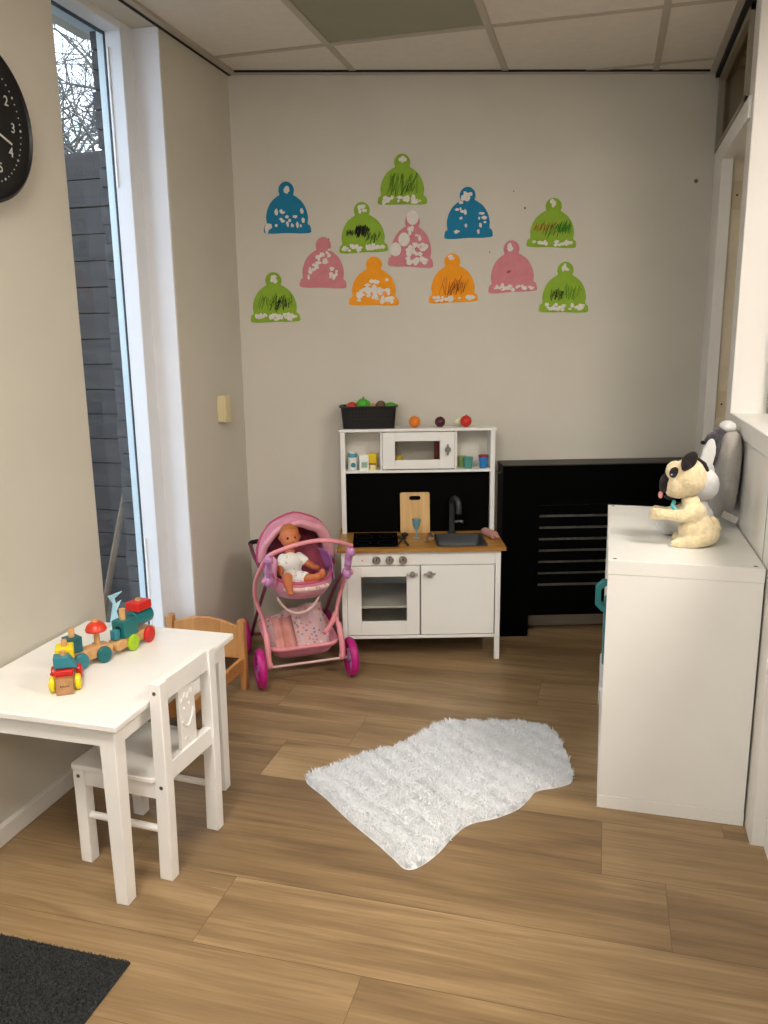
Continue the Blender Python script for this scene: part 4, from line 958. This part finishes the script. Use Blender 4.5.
# seat shell: bathtub
def shell(t, sc=1, dz=0):
    k = 30; out = []
    for j in range(k):
        a = 2*PI*j/k; x = .135*sc*math.copysign(abs(math.cos(a))**.75, math.cos(a)); y = .115+.185*sc*math.copysign(abs(math.sin(a))**.85, math.sin(a))
        out.append(Vector((x, y, 0)))
    return out
m = M(); R_ = []
for sc, z0, sl in ((.45,.345,.02), (.80,.360,.06), (.97,.395,.14), (1.02,.425,.24), (1.0,.440,.28)):
    R_.append([Vector((p.x, p.y, z0+sl*(p.y+.07)*.9)) for p in shell(0, sc)])
for sc, z0, sl in ((.94,.435,.28), (.90,.41,.15), (.75,.385,.06)):
    R_.append([Vector((p.x, p.y, z0+sl*(p.y+.07)*.9)) for p in shell(0, sc)])
m.rings(R_); sh = m.build('seat_shell', PKD, pr, smooth=60)
M().tube([Vector((p.x, p.y, .434+.26*(p.y+.07)*.9)) for p in shell(0, .985)], .0065, 10, closed=True).build('seat_piping', mat('deep_pink_piping', '#b8486e', .6), pr)
def backf(u, v):
    x = -.115+.23*u; return Vector((x*(1-.15*v), .07+.16*v+.05*(1-abs(2*u-1)**2)*.6, .405+.205*v-.012*math.cos((u-.5)*PI)))
sheet('seat_back', backf, 16, 12, PKI, pr)
blob('seat_cushion', [((0, .01, .412), (.108,.075,.022)), ((0, -.045, .412), (.095,.030,.020))], FLO, pr, .005, 3)
def sidef(u, v): return Vector((.118-.012*v+.008*math.sin(u*5), -.03+.20*u, .425+.10*v*(1-.3*u)+.02*u))
sheet('side_lining', sidef, 12, 8, PKV, pr)
def sidel(u, v): return Vector((-.118+.012*v, -.03+.20*u, .425+.10*v*(1-.3*u)+.02*u))
sheet('side_lining', sidel, 12, 8, PKD, pr)
# hood
PV = Vector((.008, .16, .470))
def hood(th, ph, a_=.158, r_=.190):
    d = Vector((0, -math.sin(th), math.cos(th)))
    s_ = math.sin(ph); fl = 1+.012*math.sin(ph*9)
    return PV+Vector((a_*math.cos(ph)*(1 if abs(math.cos(ph)) < 1 else 1), 0, 0))+d*(r_*abs(s_)**.85*fl)
T0, T1 = math.radians(22), math.radians(-88)
sheet('hood', lambda u, v: hood(T0+(T1-T0)*u, PI*v)*1.0+Vector((0, 0, .006*math.sin(u*3.5*2*PI)*math.sin(PI*v))), 28, 30, PKD, pr, .004)
def rimf(u, v):
    ph = PI*v; o_ = hood(T0, ph); i_ = hood(T0+math.radians(3), ph, .122, .168)+Vector((-.010, 0, .0))
    return o_+(i_-o_)*u+Vector((0, -.012*math.sin(PI*u), .004*math.sin(PI*u)+.002*math.sin(v*30)))
sheet('hood_rim', rimf, 8, 40, mat('light_pink_fabric', '#dd9aa8', .8, var=.08, scale=20, sheen=.3), pr, .004)
for th in (-8, -42): M().tube([hood(math.radians(th), PI*k/20, .161, .194) for k in range(21)], .0035, 8).build('hood_piping', mat('deep_pink_piping', '#b8486e'), pr)

# doll
SK = mat('doll_skin', '#bf6b3c', .45, var=.05); 
dl = thing('baby_doll', 'baby doll in white patterned clothes sitting in the pink pram', 'doll', (PO+Matrix.Rotation(PA, 3, 'Z') @ Vector((-.035, .055, .39))), PA)
def D(x, y, z): return Vector((x+.035, y-.04, z-.40))
blob('body', [(D(-.035,.055,.600), (.040,.040,.044)), (D(-.035,.034,.586), (.030,.028,.028)), (D(-.038,.05,.545), (.020,.018,.018)),
     (D(-.040,.030,.490), (.040,.030,.048)), (D(-.038,.010,.452), (.042,.034,.030)),
     ('t', [D(-.055,-.005,.450), D(-.072,-.050,.466), D(-.074,-.078,.440), D(-.072,-.088,.424)], [.021,.020,.017,.014]), (D(-.070,-.100,.418), (.013,.020,.010)),
     ('t', [D(-.015,-.005,.450), D(.018,-.055,.452), D(.038,-.075,.462), D(.055,-.08,.470)], [.021,.019,.016,.013]), (D(.060,-.086,.478), (.013,.012,.020)),
     ('t', [D(-.005,.035,.520), D(.022,.02,.498), D(.045,0,.484), D(.058,-.012,.484)], [.016,.015,.012,.010]),
     ('t', [D(-.070,.035,.520), D(-.088,.01,.492), D(-.088,-.012,.468)], [.016,.014,.011])], SK, dl, .003, 2)
CL = floral('doll_clothes', '#e3e0da', ['#b9b6a8', '#d9c7a0', '#cfd3d6', '#e6e3dd'], scale=70)
blob('romper', [(D(-.040,.028,.492), (.0445,.036,.052)), (D(-.038,.010,.452), (.046,.038,.034)), ('t', [D(-.005,.035,.520), D(.014,.026,.506)], [.020,.019]), ('t', [D(-.070,.035,.520), D(-.084,.018,.500)], [.020,.019]),
     ('t', [D(-.055,-.005,.450), D(-.066,-.030,.460)], [.025,.024]), ('t', [D(-.015,-.005,.450), D(.002,-.03,.452)], [.025,.024])], CL, dl, .003, 3)
for x in (-.050, -.022):
    M().ell(D(x,.0185,.603), (.0055,.004,.0065), u=12, v=8).build('eye', mat('doll_eye', '#2a2230', .15), dl)
M().ell(D(-.036,.010,.592), (.005,.005,.005), u=10, v=6).build('nose', SK, dl)
M().ell(D(-.036,.0095,.577), (.009,.0035,.0038), u=12, v=6).build('mouth', mat('doll_lips', '#9c3a34', .4), dl)
for s_ in (-1, 1): M().ell(D(-.035+s_*.040,.055,.598), (.005,.007,.010), u=10, v=6).build('ear', SK, dl)
M().ell(D(-.035,.064,.618), (.0385,.036,.0345), u=24, v=14).build('painted_hair', mat('doll_hair', '#a8622f', .6), dl)

# ------------------------------------------------------------------ sheepskin rug
RUG = [(-.861,2.172),(-.80,2.262),(-.698,2.385),(-.640,2.430),(-.600,2.495),(-.565,2.560),(-.530,2.625),(-.475,2.661),(-.38,2.685),(-.28,2.705),(-.177,2.708),(-.120,2.66),(-.085,2.56),(-.058,2.45),(-.048,2.36),(-.085,2.315),(-.150,2.275),(-.168,2.227),(-.195,2.165),(-.250,2.105),(-.320,2.055),(-.355,1.985),(-.379,1.908),(-.415,1.838),(-.450,1.818),(-.490,1.850),(-.56,1.91),(-.66,1.99),(-.76,2.08)]
RUG = [(x, y-.014) for x, y in RUG]; RC = Vector((-.42, 2.27, 0))
RP = [p for p in spline([Vector((x, y, 0))-RC for x, y in RUG], 4, True)]
rug = thing('sheepskin_rug', 'white irregular fluffy sheepskin rug lying on the wooden floor', 'rug', (RC.x, RC.y, 0))
RW = mat('sheepskin_white', '#e6e8ea', .95, var=.04, scale=40, bump=.5, bscale=200, sheen=.2)
m = M(); m.rings([[p+Vector((0,0,.001)) for p in RP], [p*.985+Vector((0,0,.007)) for p in RP], [p*.955+Vector((0,0,.011)) for p in RP]]); m.build('hide', RW, rug, smooth=60)
poly = np.array([(p.x, p.y) for p in RP])
rs = np.random.RandomState(4)
N = 90000; pts = rs.uniform(poly.min(0), poly.max(0), (N, 2))
x, y = pts[:, 0], pts[:, 1]; inside = np.zeros(N, bool); j = len(poly)-1
for i in range(len(poly)):
    xi, yi = poly[i]; xj, yj = poly[j]
    cnd = ((yi > y) != (yj > y)) & (x < (xj-xi)*(y-yi)/(yj-yi+1e-12)+xi); inside ^= cnd; j = i
pts = pts[inside][:42000]; n = len(pts)
cl = np.stack([np.sin(pts[:,0]*90)*np.cos(pts[:,1]*70), np.cos(pts[:,0]*60+pts[:,1]*80)], 1)*.6
ang = rs.uniform(0, 2*PI, n); lean = np.stack([np.cos(ang), np.sin(ang)], 1)*rs.uniform(.0, 1, (n, 1))+cl
hh = rs.uniform(.007, .019, n); wd = rs.uniform(.0012, .0022, n)
a2 = rs.uniform(0, 2*PI, n); side = np.stack([np.cos(a2), np.sin(a2)], 1)*wd[:, None]
base = pts*.998
V = np.zeros((n, 5, 3))
V[:,0,:2] = base-side; V[:,1,:2] = base+side; V[:,0:2,2] = .003
mid = base+lean*.004
V[:,2,:2] = mid+side*.8; V[:,3,:2] = mid-side*.8; V[:,2:4,2] = (.006+hh*.55)[:, None]
V[:,4,:2] = base+lean*.012; V[:,4,2] = .004+hh*.92
idx = np.arange(n)*5
me = bpy.data.meshes.new('pile')
faces = [(a, a+1, a+2, a+3) for a in idx.tolist()]+[(a+3, a+2, a+4) for a in idx.tolist()]
me.from_pydata(V.reshape(-1, 3).tolist(), [], faces)
o = link('pile', me, RW, rug); o['kind'] = 'stuff'

# ------------------------------------------------------------------ dark door mat
dmx0, dmx1, dmy0, dmy1 = -1.50, -.965, .30, 1.338
mt_ = thing('door_mat', 'charcoal carpet mat lying on the floor at the near left corner', 'mat', ((dmx0+dmx1)/2, (dmy0+dmy1)/2, 0))
CH = mat('charcoal_carpet', '#2b2d2e', .95, var=.5, scale=140, bump=1, bscale=260)
M().box((dmx0-dmx1)/2, (dmx1-dmx0)/2, (dmy0-dmy1)/2, (dmy1-dmy0)/2, .0005, .006).build('backing', CH, mt_, .002)
n = 26000
bx = rs.uniform((dmx0-dmx1)/2, (dmx1-dmx0)/2, n); by = rs.uniform((dmy1-dmy0)/2-.42, (dmy1-dmy0)/2, n); a2 = rs.uniform(0, 2*PI, n)
V = np.zeros((n, 3, 3)); V[:,0,0] = bx-.0016*np.cos(a2); V[:,0,1] = by-.0016*np.sin(a2); V[:,1,0] = bx+.0016*np.cos(a2); V[:,1,1] = by+.0016*np.sin(a2); V[:,:2,2] = .005
V[:,2,0] = bx+rs.normal(0, .0015, n); V[:,2,1] = by+rs.normal(0, .0015, n); V[:,2,2] = rs.uniform(.008, .0115, n)
me = bpy.data.meshes.new('loops'); me.from_pydata(V.reshape(-1, 3).tolist(), [], [(3*i, 3*i+1, 3*i+2) for i in range(n)])
o = link('loops', me, CH, mt_); o['kind'] = 'stuff'

# ------------------------------------------------------------------ world + camera
wd_ = bpy.data.worlds.new('World'); SC.world = wd_; wd_.use_nodes = True
bg = wd_.node_tree.nodes['Background']; bg.inputs['Color'].default_value = (.80, .87, 1.0, 1); bg.inputs['Strength'].default_value = 4.2
cd_ = bpy.data.cameras.new('camera'); cam = bpy.data.objects.new('camera', cd_); COL.objects.link(cam)
cd_.sensor_fit = 'HORIZONTAL'; cd_.sensor_width = 36; cd_.lens = 806.0/768*36; cd_.clip_start = .02
yw, pt, ro = .26811865, .21006721, -.0128538
f = Vector((-math.sin(yw)*math.cos(pt), math.cos(yw)*math.cos(pt), -math.sin(pt)))
r = Vector((math.cos(yw), math.sin(yw), 0)); u = r.cross(f)
r2 = r*math.cos(ro)+u*math.sin(ro); u2 = -r*math.sin(ro)+u*math.cos(ro)
mm = Matrix((r2, u2, -f)).transposed().to_4x4(); mm.translation = (0, 0, 1.35)
cam.matrix_world = mm; SC.camera = cam
SC.view_settings.view_transform = 'Standard'; SC.view_settings.look = 'None'; SC.view_settings.gamma = 1; SC.view_settings.use_curve_mapping = False
SC.view_settings.exposure = 0.1
SC.cycles.max_bounces = 8; SC.cycles.transparent_max_bounces = 12
